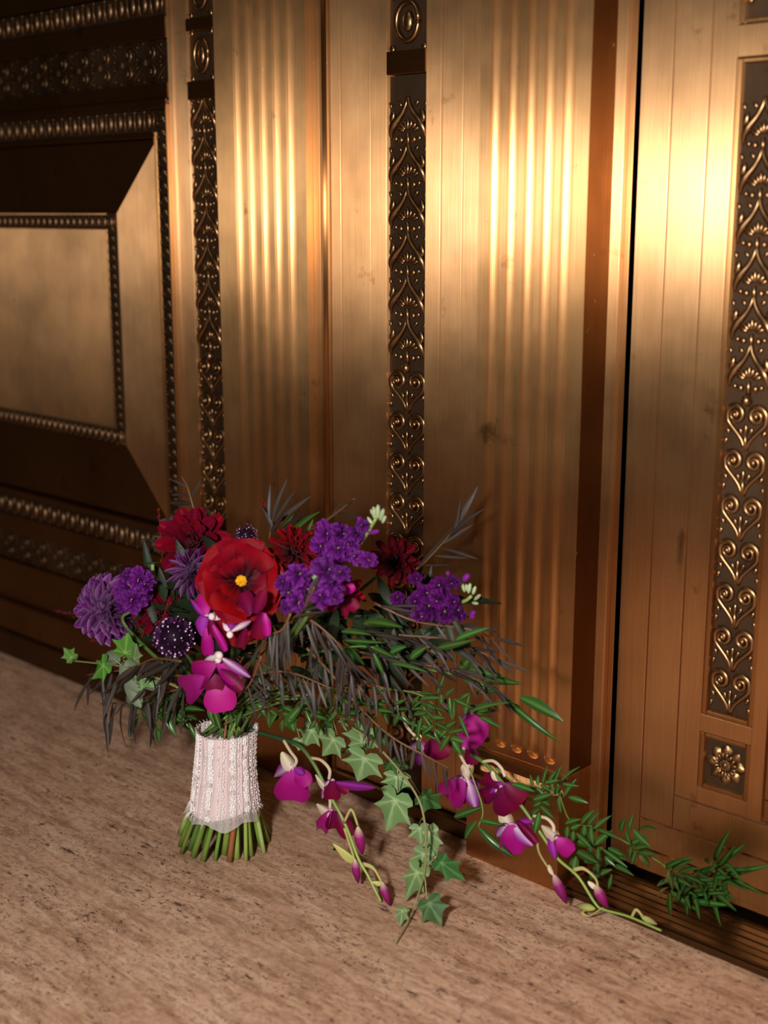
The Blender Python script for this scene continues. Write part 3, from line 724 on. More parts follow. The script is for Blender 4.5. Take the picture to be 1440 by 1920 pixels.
C = P(640, 1115, -.20); dahlia(C, 40 * pxm(C), AX(C, .2, .1), 'shaded wine-red dahlia below purple stock', [(6, 20, .7, .36, 0), (8, 52, .95, .42, .3), (9, 84, 1.0, .44, .1)], ME_DR)

# big red open flower with yellow eye (petals streaked dark towards the eye)
def redcol(u, s):
    st = .5 + .5 * math.sin(s * 17 + 2.3 * math.sin(s * 5)); dark = max(0, 1 - u * 1.25) * .9 + st * max(0, .95 - u) * 1.0
    return mixv(c3(136, 0, 26), c3(26, 0, 14), dark)
fan = lambda u: .30 + 1.05 * (u ** .8) * (1 if u < .82 else math.sqrt(max(.12, 1 - ((u - .82) / .2) ** 2)))
ME_RP = [blade('red_petal', fan, redcol, 10, 14, cu, 0, wv, cp, M_PET) for cu, wv, cp in ((-.10, .07, .10), (.02, .09, .02), (-.20, .08, .18))]
yb = MB(); R4 = random.Random(2)
def redflower(C, r, A, label, rings, eye=True, roll=0):
    o, M = head('red_flower', C, A, label, r * .10, c3(70, 0, 20), roll=roll)
    for (n, th, L, w, off, lift) in rings:
        for k in range(n):
            a = 2 * pi * (k + off) / n + R.uniform(-.08, .08); t = math.radians(th) + R.uniform(-.07, .07)
            d = Vector((math.sin(t) * math.cos(a), math.sin(t) * math.sin(a), math.cos(t)))
            B = Vector((0, 0, lift * r)) + d * r * .05; T = B + d * r * L * R.uniform(.93, 1.05)
            nrm = Vector((-math.cos(t) * math.cos(a), -math.cos(t) * math.sin(a), math.sin(t)))
            obj('red_petal', R.choice(ME_RP), M @ orient(B, T, r * w, jit(nrm, .12)), o)
    if eye:
        b = MB()
        for k in range(70):
            a = k * 2.399; q = math.sqrt((k + .5) / 70); b.ball((math.cos(a) * q, math.sin(a) * q, .55 * (1 - q * q) + R4.uniform(0, .12)), .15, 1, 5, 4, R4.choice([c3(246, 184, 22), c3(252, 206, 50), c3(236, 160, 16)]))
        obj('flower_eye', b.build('flower_eye'), M @ Matrix.Translation((0, 0, r * .10)) @ Matrix.Scale(r * .135, 4), o, M_PET, label='yellow stamen eye')
C = P(452, 1090, -.255); redflower(C, 76 * pxm(C), AX(C, .02, .10), 'large open red flower with yellow eye', [(6, 84, 1.0, 1.0, 0, -.08), (6, 74, .92, .92, .5, -.02), (3, 62, .62, .62, .2, .0)], roll=.4)
C = P(447, 1158, -.235); redflower(C, 48 * pxm(C), AX(C, .1, -.35), 'ruffled crimson flower below the large red flower', [(6, 80, 1.0, .9, 0, 0), (5, 55, .8, .8, .5, 0), (4, 30, .6, .7, .2, 0)], eye=False)

# ---- purple stock: florets on a green stem with pale buds
def floret_mesh(seed, cin, cout, clt):  # cin: dark inner colour, painting shade into the gaps between petals
    rr = random.Random(seed); b = MB()
    for ring, (n, th, L) in enumerate(((5, 82, 1.0), (4, 55, .8), (3, 28, .6))):
        for k in range(n):
            a = 2 * pi * (k + .4 * ring) / n + rr.uniform(-.2, .2); t = math.radians(th) + rr.uniform(-.2, .2)
            d = Vector((math.sin(t) * math.cos(a), math.sin(t) * math.sin(a), math.cos(t)))
            nrm = Vector((-math.cos(t) * math.cos(a), -math.cos(t) * math.sin(a), math.sin(t)))
            M = orient(d * .05, d * L, .95 * L, jit(nrm, .2)); nu, nv = 4, 6; v = []; f = []; c = []
            for i in range(nu + 1):
                u = i / nu
                for j in range(nv + 1):
                    s = j / nv * 2 - 1; w = .5 * (.2 + .9 * sq(.1 + u * .62))
                    v.append(M @ Vector((s * w, u * (1 - .12 * s * s), .26 * math.sin(s * 4 + seed + k * 2) * u - .30 * u * u))); c.append(mixv(mixv(cin, cout, u * 1.7), clt, (u - .7) * 2.2 * abs(math.sin(s * 3 + k))))
            for i in range(nu):
                for j in range(nv): q = i * (nv + 1) + j; f.append((q, q + 1, q + nv + 2, q + nv + 1))
            b.add(v, f, c)
    for k in range(3): b.ball((rr.uniform(-.08, .08), rr.uniform(-.08, .08), .30 + rr.uniform(0, .1)), .05, 1, 5, 4, c3(190, 176, 104))
    me = b.build('floret'); me.materials.append(M_PET); return me
ME_FLO = [floret_mesh(s_, c3(44, 2, 56), c3(88, 12, 108), c3(136, 62, 160)) for s_ in (1, 2, 3)]
ME_FLO2 = [floret_mesh(s_, c3(34, 0, 44), c3(74, 4, 88), c3(116, 34, 130)) for s_ in (4, 5)]
bu = MB(); bu.ball((0, .5, 0), .5, .95, 7, 6, c3(158, 176, 138), sx=.55, sz=.55); ME_SBUD = bu.build('stock_bud'); ME_SBUD.materials.append(M_STEM)
bu = MB(); bu.ball((0, .5, 0), .5, .95, 7, 6, c3(128, 36, 150), sx=.62, sz=.62); ME_PBUD = bu.build('stock_bud'); ME_PBUD.materials.append(M_PET)
def stock(stem, florets, buds, Y, label, pbuds=(), mes=ME_FLO, Yt=None):
    pts = [NECK] + [P(x, y, Y + (0 if Yt is None else (Yt - Y) * i / (len(stem) - 1))) for i, (x, y) in enumerate(stem)]
    o = tubepart('stock_spike', pts, (.003, .0020), lambda t: mixv(c3(70, 92, 44), c3(150, 176, 92), t * 1.5 - .5), bq, 6, label=label)
    for (x, y, rp) in florets:
        C = P(x, y, Y - .012 + R.uniform(-.012, .008)); A = jit(AX(C, R.uniform(-.6, .5), R.uniform(-.4, .6)), .35)
        M = Matrix.Translation(C) @ Vector((0, 0, 1)).rotation_difference(A).to_matrix().to_4x4() @ Matrix.Rotation(R.uniform(0, 6), 4, 'Z') @ Matrix.Diagonal((rp * pxm(C) * R.uniform(.85, 1.25), rp * pxm(C) * R.uniform(.85, 1.25), rp * pxm(C) * 1.3, 1))
        obj('floret', R.choice(mes), M, o)
    for lst, me in ((buds, ME_SBUD), (pbuds, ME_PBUD)):
        for (bx, by, tx, ty, w) in lst:
            Yb = Y if Yt is None else Yt
            obj('stock_bud', me, orient(P(bx, by, Yb), P(tx, ty, Yb), w * 1.7 * pxm(P(bx, by, Yb)), CAMD(P(bx, by, Yb)), w * 1.7 * pxm(P(bx, by, Yb))), o)
stock([(610, 1100), (650, 1050), (682, 1010), (705, 972)], [(612, 1003, 25), (602, 1022, 20), (640, 1000, 22), (655, 1018, 20), (635, 1030, 24), (668, 1000, 18), (680, 985, 13), (690, 1050, 17), (668, 1045, 15), (622, 1050, 22)],
      [(703, 975, 700, 948, 11), (708, 975, 709, 944, 11), (712, 978, 720, 952, 11), (706, 972, 694, 954, 9), (716, 982, 724, 966, 8), (708, 968, 705, 950, 9), (700, 985, 688, 968, 7)], -.175, 'purple stock spike with pale green bud tip', [(690, 1000, 712, 995, 9), (676, 978, 672, 968, 10)])
stock([(560, 1180), (580, 1130), (592, 1095)], [(560, 1078, 25), (543, 1105, 23), (575, 1108, 22), (612, 1070, 22), (622, 1095, 22), (600, 1062, 18), (556, 1128, 20), (530, 1092, 16), (640, 1075, 18), (604, 1120, 20), (535, 1138, 14), (628, 1120, 16)],
      [(588, 1095, 580, 1066, 10), (592, 1095, 592, 1062, 10), (597, 1096, 603, 1066, 10), (600, 1098, 610, 1074, 10), (586, 1098, 574, 1080, 8), (602, 1100, 608, 1084, 8)], -.235, 'purple stock spike in front of small red dahlia')
stock([(240, 1180), (250, 1140), (255, 1100)], [(245, 1098, 27), (262, 1088, 22), (232, 1112, 20), (268, 1112, 22), (250, 1125, 22), (240, 1080, 17), (275, 1098, 16), (232, 1135, 15)], [], -.225, 'ruffled violet stock bloom beside the purple dahlia')
stock([(700, 1190), (770, 1150), (830, 1130), (868, 1128), (884, 1118)], [(763, 1137, 21), (780, 1128, 17), (800, 1113, 18), (826, 1100, 19), (848, 1092, 14), (806, 1140, 20), (836, 1150, 19), (850, 1128, 15), (822, 1124, 18), (858, 1148, 16), (745, 1122, 14), (788, 1152, 16), (780, 1085, 13)],
      [(872, 1112, 866, 1092, 8), (878, 1114, 882, 1092, 9), (886, 1116, 892, 1098, 8), (888, 1126, 902, 1114, 8), (884, 1130, 898, 1132, 7), (876, 1110, 874, 1094, 8)], -.105, 'deep purple stock spike with curling pale buds near the pilaster',
      [(884, 1156, 890, 1144, 10), (868, 1090, 880, 1076, 12), (842, 1080, 838, 1070, 9), (890, 1160, 880, 1150, 9)], ME_FLO2)

# ---- scabiosa: dark pincushions with pale dots
def scab(x, y, rp, Y, label, A=None):
    C = P(x, y, Y); r = rp * pxm(C); o, M = head('scabiosa', C, A or AX(C, .0, -.05), label, r * .78, c3(30, 10, 34))
    me1 = ME_SCP; n = 60
    b = MB()
    for k in range(n):
        q = (k + .5) / n; th = math.acos(1 - q * 1.15) + R.uniform(-.12, .12); a = k * 2.399 + R.uniform(-.2, .2)
        d = Vector((math.sin(th) * math.cos(a), math.sin(th) * math.sin(a), math.cos(th)))
        T = d * r * R.uniform(.95, 1.12) - Vector((0, 0, r * .3)); B = d * r * .6 - Vector((0, 0, r * .3))
        b.tube([B, T], [r * .03, r * .018], 3, c3(54, 22, 58)); b.ball(T, r * R.uniform(.045, .075), 1, 5, 4, R.choice([c3(210, 190, 214), c3(170, 130, 180), c3(96, 50, 104)]))
    obj('stamen_cluster', b.build('stamen_cluster'), M, o, M_PET, kind='stuff')
    for k in range(14):
        a = 2 * pi * k / 14; d = Vector((math.cos(a), math.sin(a), -.25)); obj('scabiosa_petal', me1, M @ orient(d * r * .5 - Vector((0, 0, r * .3)), d * r * 1.05 - Vector((0, 0, r * .3)), r * .45, Vector((0, 0, 1))), o)
ME_SCP = blade('scabiosa_petal', tear, lambda u, s: mixv(c3(36, 8, 40), c3(70, 24, 76), u), 5, 4, .1, 0, .05, .3, M_PET)
scab(326, 1195, 37, -.255, 'dark purple scabiosa pincushion with pale dots')
scab(463, 1000, 20, -.16, 'small blackish scabiosa behind the large red flower', AX(P(463, 1000, -.16), .3, .9, .6))
# green seed head seen from behind
C = P(286, 1060, -.20)
sh = tubepart('seed_head', [P(288, 1100, -.20), P(287, 1080, -.20), P(286, 1058, -.20)], (.0022, .0026), c3(132, 164, 92), bq, 4, label='small green calyx on a pale stalk')
for k in range(12):
    a = 2 * pi * k / 12; d = RT * math.cos(a) + CAMD(C) * math.sin(a) * .8 + UPV * .55
    put(ME_JAS[1], 'sepal', C, C + d * 18 * pxm(C), 6, sh, UPV)

# ---- orchids
def orchid(name, label, Y, petals, columns=(), stalk=None, parent=None):
    x0, y0 = petals[0][1], petals[0][2]; C = P(x0, y0, Y)
    b = MB(); b.ball((0, 0, 0), 4.5 * pxm(C), 1, 8, 6, c3(222, 180, 206))
    o = obj(name, b.build(name), Matrix.Translation(C), parent or bq, M_ORC, label=label)
    for i, (k, bx, by, tx, ty, w) in enumerate(petals):
        B = P(bx, by, Y + .004 * (i % 3) - .004); L = math.hypot(tx - bx, ty - by) * pxm(B)
        T = P(tx, ty, Y + R.uniform(-.35, .2) * L * .5)
        put(ME_OP[k], ME_OP[k].name.split('.')[0], B, T, w * 1.15, o, nrm=CAMD(B) + Vector((0, 0, .08)), j=.14)
    for (x, y, r) in columns:
        q = P(x, y, Y - .008); obj('orchid_column', ME_COLW, Matrix.Translation(q) @ Matrix.Scale(r * pxm(q), 4), o)
    if stalk:
        pts = [P(x, y, Y + .003) for x, y in stalk]; b = MB(); b.tube([p - C for p in spline(pts, 5)], [.0021] * (len(pts) * 5 - 4), 6, lambda t: mixv(c3(206, 196, 150), c3(236, 212, 206), t))
        obj('orchid_stalk', b.build('orchid_stalk'), Matrix.Translation(C), o, M_ORC)
    return o
def orchid_bud(kind, bx, by, tx, ty, w, Y, stalk=None, cap=None):
    B = P(bx, by, Y); o = obj('orchid_bud', ME_BUD[kind], orient(B, P(tx, ty, Y), w * pxm(B) * 1.05, CAMD(B), w * pxm(B)), bq)
    if stalk:
        pts = [P(x, y, Y + .002) for x, y in stalk]; b = MB(); b.tube([p - B for p in spline(pts, 5)], [.0016] * (len(pts) * 5 - 4), 6, c3(190, 182, 120))
        obj('orchid_stalk', b.build('orchid_stalk'), Matrix.Translation(B), o, M_ORC)
    if cap: put(ME_OP['y' if kind == 'g' or cap[3] > 0 else 'c'], 'orchid_spur', P(bx, by, Y), P(cap[0], cap[1], Y - .004), cap[2], o)
orchid('orchid', 'magenta orchid with white hood hanging above the lace wrap', -.268, [('m', 404, 1246, 352, 1278, 48), ('m', 388, 1272, 328, 1306, 52), ('m', 408, 1278, 416, 1334, 56), ('d', 412, 1256, 450, 1290, 26), ('d', 398, 1262, 404, 1298, 34), ('w', 414, 1228, 372, 1244, 18), ('l', 414, 1232, 462, 1264, 18), ('m', 408, 1242, 440, 1276, 26)], [(411, 1229, 8), (409, 1237, 7)])
orchid('orchid', 'magenta orchid with white throat below the large red flower', -.272, [('m', 388, 1152, 379, 1112, 24), ('p', 386, 1158, 355, 1122, 13), ('p', 386, 1150, 378, 1194, 30), ('m', 386, 1178, 391, 1232, 22), ('m', 399, 1172, 423, 1219, 14), ('w', 392, 1157, 421, 1140, 11), ('w', 396, 1162, 419, 1152, 12), ('d', 394, 1160, 402, 1196, 18)], [(397, 1156, 7)])
orchid('orchid', 'dark magenta orchid with white lip on the ruffled crimson flower', -.270, [('w', 431, 1186, 464, 1169, 11), ('w', 430, 1184, 416, 1166, 10), ('p', 432, 1182, 436, 1160, 22), ('d', 470, 1152, 456, 1108, 28), ('d', 478, 1150, 492, 1116, 22), ('d', 492, 1148, 484, 1202, 30), ('d', 462, 1178, 446, 1224, 20), ('m', 496, 1150, 502, 1192, 16)], [(431, 1190, 7)])
orchid('orchid', 'small lilac orchid petals between purple stock and dark leaves', -.215, [('m', 640, 1112, 662, 1100, 18), ('l', 646, 1110, 630, 1122, 12), ('m', 644, 1118, 600, 1140, 22), ('d', 650, 1122, 668, 1142, 22)])
orchid('orchid', 'pink orchid petals beside small red dahlia', -.225, [('d', 508, 1092, 526, 1074, 34), ('m', 506, 1098, 528, 1108, 30), ('p', 520, 1112, 552, 1112, 14)])
# spray one: hangs in front of the centre panel down to the floor
YS = -.165
tubepart('orchid_spray', [NECK] + [P(x, y, YS) for x, y in ((480, 1372), (530, 1386), (562, 1399), (590, 1435), (615, 1485), (640, 1530), (656, 1567), (672, 1610), (690, 1642), (705, 1672), (714, 1690))], (.0030, .0014), lambda t: mixv(c3(34, 66, 40), c3(150, 170, 84), t * 2.2 - .5), bq, 6, label='green orchid stem trailing to the floor')
orchid('orchid', 'magenta orchid nearest the lace wrap on the trailing stem', YS - .006, [('c', 548, 1440, 528, 1408, 22), ('m', 550, 1444, 546, 1510, 62), ('m', 556, 1444, 576, 1470, 30), ('l', 546, 1436, 502, 1467, 26), ('p', 552, 1440, 568, 1450, 16)], (), [(532, 1388), (544, 1408), (556, 1426), (549, 1440)])
orchid('orchid', 'purple orchid with one long sepal pointing at the ivy', YS - .004, [('d', 624, 1464, 622, 1504, 30), ('p', 616, 1466, 688, 1472, 17), ('l', 617, 1464, 602, 1504, 15), ('c', 608, 1474, 590, 1450, 12), ('d', 630, 1468, 650, 1482, 18)], (), [(584, 1421), (603, 1426), (618, 1443), (617, 1461)])
orchid('orchid', 'dark magenta orchid with cream spur above the floor', YS - .004, [('m', 620, 1520, 596, 1566, 26), ('d', 626, 1520, 626, 1560, 30), ('d', 632, 1520, 654, 1568, 28), ('c', 618, 1524, 591, 1504, 20), ('p', 616, 1524, 588, 1564, 10)], (), [(605, 1472), (618, 1495), (619, 1516)])
orchid_bud('m', 671, 1550, 680, 1602, 22, YS, [(650, 1552), (664, 1525), (672, 1550)])
orchid_bud('m', 665, 1610, 672, 1656, 17, YS, [(654, 1565), (660, 1590), (665, 1612)], (630, 1609, 15, 1))
orchid_bud('m', 716, 1654, 731, 1698, 18, YS, [(692, 1640), (708, 1640), (716, 1656)], (700, 1660, 8, 1))
# spray two: along the right-hand pilaster to the threshold
YT = -.035
tubepart('orchid_spray', [P(640, 1300, -.12), P(760, 1350, -.06)] + [P(x, y, YT) for x, y in ((850, 1398), (893, 1420), (920, 1442), (952, 1480), (983, 1518), (1027, 1582), (1048, 1612), (1084, 1644), (1117, 1695), (1134, 1706), (1180, 1719), (1240, 1745))], (.0030, .0012), lambda t: mixv(c3(46, 84, 40), c3(142, 172, 84), t * 2 - .3), bq, 6, label='green orchid stem trailing to the threshold')
orchid('orchid', 'magenta orchid with upright lilac sepal against the flutes', YT, [('m', 870, 1402, 898, 1352, 50), ('d', 880, 1398, 888, 1434, 26), ('l', 862, 1376, 888, 1328, 24), ('c', 870, 1374, 850, 1364, 12)])
orchid('orchid', 'half-hidden dark orchid with lilac spur under the brown twig', YT - .02, [('d', 795, 1404, 836, 1404, 38), ('l', 802, 1406, 761, 1399, 26), ('p', 790, 1410, 786, 1436, 15)], (), [(755, 1335), (762, 1360), (775, 1376), (788, 1390)])
orchid('orchid', 'magenta orchid with two pale lilac sepals on a white stalk', YT - .008, [('m', 870, 1464, 830, 1506, 54), ('m', 872, 1466, 858, 1510, 30), ('l', 875, 1458, 891, 1518, 27), ('l', 868, 1458, 827, 1478, 15), ('p', 882, 1460, 898, 1472, 10), ('c', 876, 1462, 878, 1436, 22)], (), [(856, 1400), (868, 1425), (879, 1442), (878, 1456)])
orchid('orchid', 'dark crimson orchid with broad round petal', YT - .004, [('d', 940, 1476, 964, 1526, 58), ('d', 942, 1476, 900, 1453, 28), ('d', 936, 1476, 894, 1502, 30), ('d', 946, 1470, 982, 1500, 34), ('p', 942, 1468, 914, 1490, 20), ('c', 938, 1466, 924, 1446, 12)], (), [(905, 1428), (925, 1427), (940, 1440), (947, 1456)])
orchid('orchid', 'orchid with cream spur and spread lilac sepals', YT - .006, [('m', 957, 1546, 963, 1606, 44), ('d', 968, 1538, 1004, 1576, 16), ('p', 966, 1542, 994, 1540, 14), ('l', 952, 1546, 920, 1580, 21), ('l', 960, 1544, 995, 1582, 26), ('c', 958, 1552, 943, 1520, 24)], (), [(930, 1480), (938, 1500), (946, 1526)])
orchid('orchid', 'half-open orchid near the threshold end of the spray', YT - .006, [('m', 1044, 1572, 1072, 1600, 30), ('d', 1040, 1568, 1062, 1592, 22), ('p', 1034, 1560, 1042, 1610, 20), ('c', 1040, 1566, 1013, 1545, 20)], (), [(1000, 1530), (1024, 1534), (1037, 1547), (1039, 1560)])
orchid_bud('m', 1038, 1640, 1063, 1694, 22, YT, [(1028, 1600), (1026, 1618), (1037, 1642)], (1030, 1634, 10, 0))
orchid_bud('m', 1116, 1660, 1140, 1703, 22, YT, [(1086, 1645), (1106, 1639), (1121, 1650), (1120, 1664)], (1104, 1660, 12, 0))
orchid_bud('g', 1116, 1704, 1080, 1698, 17, YT, [(1127, 1702), (1112, 1722), (1098, 1714), (1110, 1704)])
orchid_bud('g', 1202, 1718, 1232, 1733, 13, YT, [(1182, 1719), (1196, 1707), (1206, 1720)])

# ---- foliage sprays: a stem part with leaves as sub-parts
def spray(name, pts, Y, leaves, meset, lname, label=None, rad=(.0018, .0009), col=None, Ye=None, wscale=1.0, j=.3):
    n = len(pts); Ye = Y if Ye is None else Ye
    P3 = [P(x, y, Y + (Ye - Y) * i / max(1, n - 1)) for i, (x, y) in enumerate(pts)]
    kw = {'label': label} if label else {}
    o = tubepart(name, P3, rad, col or c3(96, 74, 52), bq, 5, **kw)
    for lf in leaves:
        bx, by, tx, ty, w = lf[:5]; y0 = lf[5] if len(lf) > 5 else Y + (Ye - Y) * min(1, max(0, (bx - pts[0][0]) / ((pts[-1][0] - pts[0][0]) or 1)))
        B = P(bx, by, y0); L = math.hypot(tx - bx, ty - by) * pxm(B); T = P(tx, ty, min(y0 + R.uniform(-.30, .10) * L, .012))
        put(R.choice(meset), lname, B, T, w * wscale, o, j=j)
    return o
def droop(pts, n, L, ang, spread, w, rng=R, side=6):
    """random leaves along a pixel polyline: length, image angle (deg, 90 = down), spread"""
    out = []; seg = [math.hypot(pts[i + 1][0] - pts[i][0], pts[i + 1][1] - pts[i][1]) for i in range(len(pts) - 1)]; tot = sum(seg)
    for k in range(n):
        d = (k + rng.uniform(0, 1)) / n * tot; i = 0
        while i < len(seg) - 1 and d > seg[i]: d -= seg[i]; i += 1
        t = d / seg[i]; x = pts[i][0] + (pts[i + 1][0] - pts[i][0]) * t + rng.uniform(-side, side) * .4; y = pts[i][1] + (pts[i + 1][1] - pts[i][1]) * t + rng.uniform(-side, side) * .4
        a = math.radians(ang + rng.uniform(-spread, spread)); l = L * rng.uniform(.65, 1.15)
        out.append((x, y, x + math.cos(a) * l, y + math.sin(a) * l, w * .80 * rng.uniform(.75, 1.25)))
    return out
def willow(pts, n, L, ang, spread, w, Y, Ye=None, label=None, extra=()):
    return spray('willow_spray', pts, Y, droop(pts, n, L, ang, spread, w) + list(extra), ME_WIL, 'willow_leaf', label, col=c3(104, 70, 46), Ye=Ye)
# left drooping mass
willow([(360, 1270), (290, 1262), (215, 1258), (160, 1266)], 16, 85, 112, 26, 11, -.235, -.22, 'dark narrow-leaved spray drooping to the left')
willow([(350, 1290), (300, 1300), (240, 1316), (190, 1320)], 17, 92, 96, 18, 10, -.225, -.215)
willow([(340, 1240), (290, 1235), (255, 1250)], 9, 70, 125, 30, 14, -.250, -.25)
# centre mass
willow([(545, 1150), (530, 1180), (500, 1190)], 16, 95, 105, 24, 10, -.255, -.26, 'dark narrow-leaved spray hanging over the wrap')
willow([(470, 1265), (540, 1260), (620, 1290)], 18, 70, 88, 20, 10, -.235, -.2)
willow([(560, 1150), (600, 1175), (640, 1215), (660, 1260)], 20, 90, 82, 30, 10, -.23, -.2)
willow([(590, 1100), (570, 1140), (548, 1160)], 8, 55, 320, 40, 9, -.25, -.25)
willow([(490, 1230), (470, 1280), (450, 1300)], 8, 60, 60, 40, 8, -.25, -.25)
# right mass
willow([(650, 1180), (740, 1190), (840, 1200), (930, 1235)], 26, 75, 35, 30, 10, -.16, -.07, 'dark spray reaching towards the right-hand pilaster')
willow([(660, 1220), (760, 1240), (860, 1260), (930, 1290)], 22, 70, 40, 40, 10, -.15, -.06)
willow([(700, 1130), (780, 1165), (880, 1180), (930, 1200)], 18, 65, 20, 40, 9, -.14, -.07)
willow([(640, 1260), (720, 1290), (820, 1300)], 16, 60, 50, 40, 9, -.15, -.08)
# brown twig with hanging leaves
willow([(575, 1215), (620, 1262), (680, 1332), (735, 1382), (800, 1418), (845, 1442)], 26, 62, 92, 18, 10, -.20, -.10, 'coppery twig with hanging grey leaves over the ivy')
# top sprays
spray('willow_spray', [(372, 985), (362, 950), (352, 915), (340, 892)], -.13, [(350, 915, 318, 893, 8), (354, 930, 306, 922, 9), (360, 945, 296, 938, 13), (366, 964, 303, 976, 11), (368, 975, 330, 968, 8), (356, 935, 372, 905, 6)], ME_WIL, 'willow_leaf', 'feathery grey spray rising above the crimson dahlia')
spray('willow_spray', [(330, 1030), (310, 1010), (285, 1005)], -.17, [(320, 1012, 282, 1000, 8), (318, 1020, 268, 1014, 9), (325, 1030, 262, 1030, 12)], ME_WIL, 'willow_leaf')
spray('willow_spray', [(505, 1010), (510, 980), (514, 955)], -.13, [(508, 985, 498, 912, 9), (510, 980, 522, 910, 10), (514, 978, 548, 925, 11), (516, 985, 562, 936, 12), (512, 990, 490, 950, 9), (520, 1000, 580, 960, 11), (505, 1000, 540, 960, 10)], ME_WIL, 'willow_leaf', 'dark upright leaf spray behind the small red dahlia')
spray('willow_spray', [(760, 1085), (800, 1050), (830, 1018), (858, 985)], -.06, [(850, 995, 886, 922, 14), (840, 1010, 884, 955, 10), (830, 1020, 882, 985, 10), (856, 990, 866, 935, 7), (815, 1042, 884, 1052, 8), (825, 1028, 884, 1038, 7), (795, 1060, 850, 1062, 7), (780, 1070, 830, 1000, 6), (770, 1080, 830, 1085, 8)], ME_WIL, 'willow_leaf', 'thin twig with dark leaves beside the right-hand pilaster')
spray('willow_spray', [(600, 985), (640, 955), (665, 935)], -.10, [(630, 962, 668, 968, 6), (640, 955, 668, 936, 5), (620, 970, 640, 940, 5)], ME_WIL, 'willow_leaf')
spray('broad_leaf_spray', [(545, 1010), (555, 990), (560, 975)], -.12, [(548, 1005, 578, 958, 17), (575, 1005, 586, 975, 10), (530, 1005, 545, 965, 14)], ME_JAS, 'broad_leaf')
# jasmine
J = [(683, 1168, 735, 1163, 23), (640, 1212, 680, 1244, 21), (694, 1212, 734, 1230, 13), (700, 1222, 719, 1266, 13), (731, 1226, 753, 1209, 21), (690, 1214, 660, 1206, 12), (735, 1245, 790, 1250, 11), (770, 1235, 790, 1215, 18),
     (640, 1185, 690, 1186, 14), (645, 1200, 700, 1205, 11), (855, 1200, 900, 1178, 14), (820, 1215, 870, 1205, 16)]
spray('jasmine_spray', [(560, 1230), (640, 1215), (700, 1214), (760, 1240)], -.19, J, ME_JAS, 'jasmine_leaf', 'glossy green jasmine sprig in the dark foliage', rad=(.0016, .0009), col=c3(70, 110, 50), Ye=-.14)
J = [(860, 1260, 889, 1224, 23), (873, 1256, 938, 1266, 24), (903, 1276, 959, 1274, 20), (900, 1278, 938, 1302, 17), (868, 1270, 905, 1285, 18), (975, 1308, 1044, 1337, 27), (942, 1304, 1032, 1388, 16), (890, 1300, 925, 1296, 7), (892, 1325, 925, 1318, 11), (896, 1335, 926, 1330, 11), (896, 1330, 874, 1322, 12), (900, 1345, 932, 1358, 12), (905, 1340, 880, 1332, 10), (880, 1300, 860, 1312, 9)]
spray('jasmine_spray', [(720, 1240), (800, 1255), (870, 1268), (905, 1280), (945, 1306), (975, 1325)], -.12, J, ME_JAS, 'jasmine_leaf', 'glossy green jasmine sprig over the flutes', rad=(.0015, .0009), col=c3(84, 120, 60), Ye=-.03)
def leaflets(x, y, ang, n, L, w, Y, rng=R):
    out = []
    for k in range(n):
        t = k / max(1, n - 1); a = math.radians(ang + (80 - 30 * t) * (1 if k % 2 else -1) * (1 if k < n - 1 else 0) + rng.uniform(-14, 14)); d = math.radians(ang)
        bx, by = x + math.cos(d) * L * .9 * t, y + math.sin(d) * L * .9 * t; l = L * rng.uniform(.6, 1.3) * (.75 + .5 * t)
        out.append((bx, by, bx + math.cos(a) * l, by + math.sin(a) * l, w * rng.uniform(.8, 1.2), Y + rng.uniform(-.012, .004)))
    return out
J = sum([leaflets(x, y, a, n, L, w, -.10) for x, y, a, n, L, w in ((785, 1300, 70, 6, 30, 9), (800, 1320, 110, 6, 30, 9), (770, 1330, 60, 5, 26, 9), (810, 1345, 80, 6, 30, 10), (835, 1365, 60, 6, 30, 12), (820, 1300, 20, 5, 36, 11), (790, 1360, 100, 5, 26, 9), (850, 1345, -15, 4, 38, 12), (600, 1310, 80, 5, 28, 9), (560, 1315, 100, 5, 26, 9), (640, 1300, 60, 5, 28, 9), (700, 1300, 60, 4, 28, 9))], [])
spray('jasmine_vine', [(600, 1290), (690, 1290), (780, 1300), (820, 1330), (838, 1372)], -.14, J, ME_JAS, 'jasmine_leaf', 'tangled jasmine vine with small green leaflets', rad=(.0014, .0008), col=c3(96, 130, 62), Ye=-.07)
J = [(895, 1540, 866, 1574, 19, -.06), (897, 1550, 952, 1607, 21, -.06), (900, 1538, 938, 1546, 12, -.06), (852, 1532, 892, 1516, 16, -.05), (960, 1470, 1000, 1482, 15, -.05), (1000, 1500, 1035, 1488, 13, -.04)]
spray('jasmine_vine', [(880, 1440), (905, 1515), (897, 1550)], -.05, J, ME_JAS, 'jasmine_leaf', 'jasmine sprig with three green leaves near the plinth', rad=(.0011, .0008), col=c3(110, 146, 72), Ye=-.06)
J = sum([leaflets(x, y, a, n, L, w, Y) for x, y, a, n, L, w, Y in ((1000, 1476, -20, 6, 26, 9, -.035), (1030, 1465, 10, 6, 28, 9, -.03), (1015, 1500, 100, 5, 26, 13, -.03), (1040, 1490, 10, 4, 30, 12, -.03), (1060, 1545, 40, 5, 30, 12, -.02), (1090, 1545, 20, 6, 36, 13, -.01), (1080, 1575, 90, 4, 34, 20, -.01), (1100, 1575, 30, 5, 38, 13, 0.0), (1140, 1590, 120, 5, 38, 13, .02), (1165, 1560, -10, 5, 34, 14, .03), (1180, 1585, 40, 6, 30, 13, .03), (1150, 1605, 95, 5, 38, 12, .02))], [])
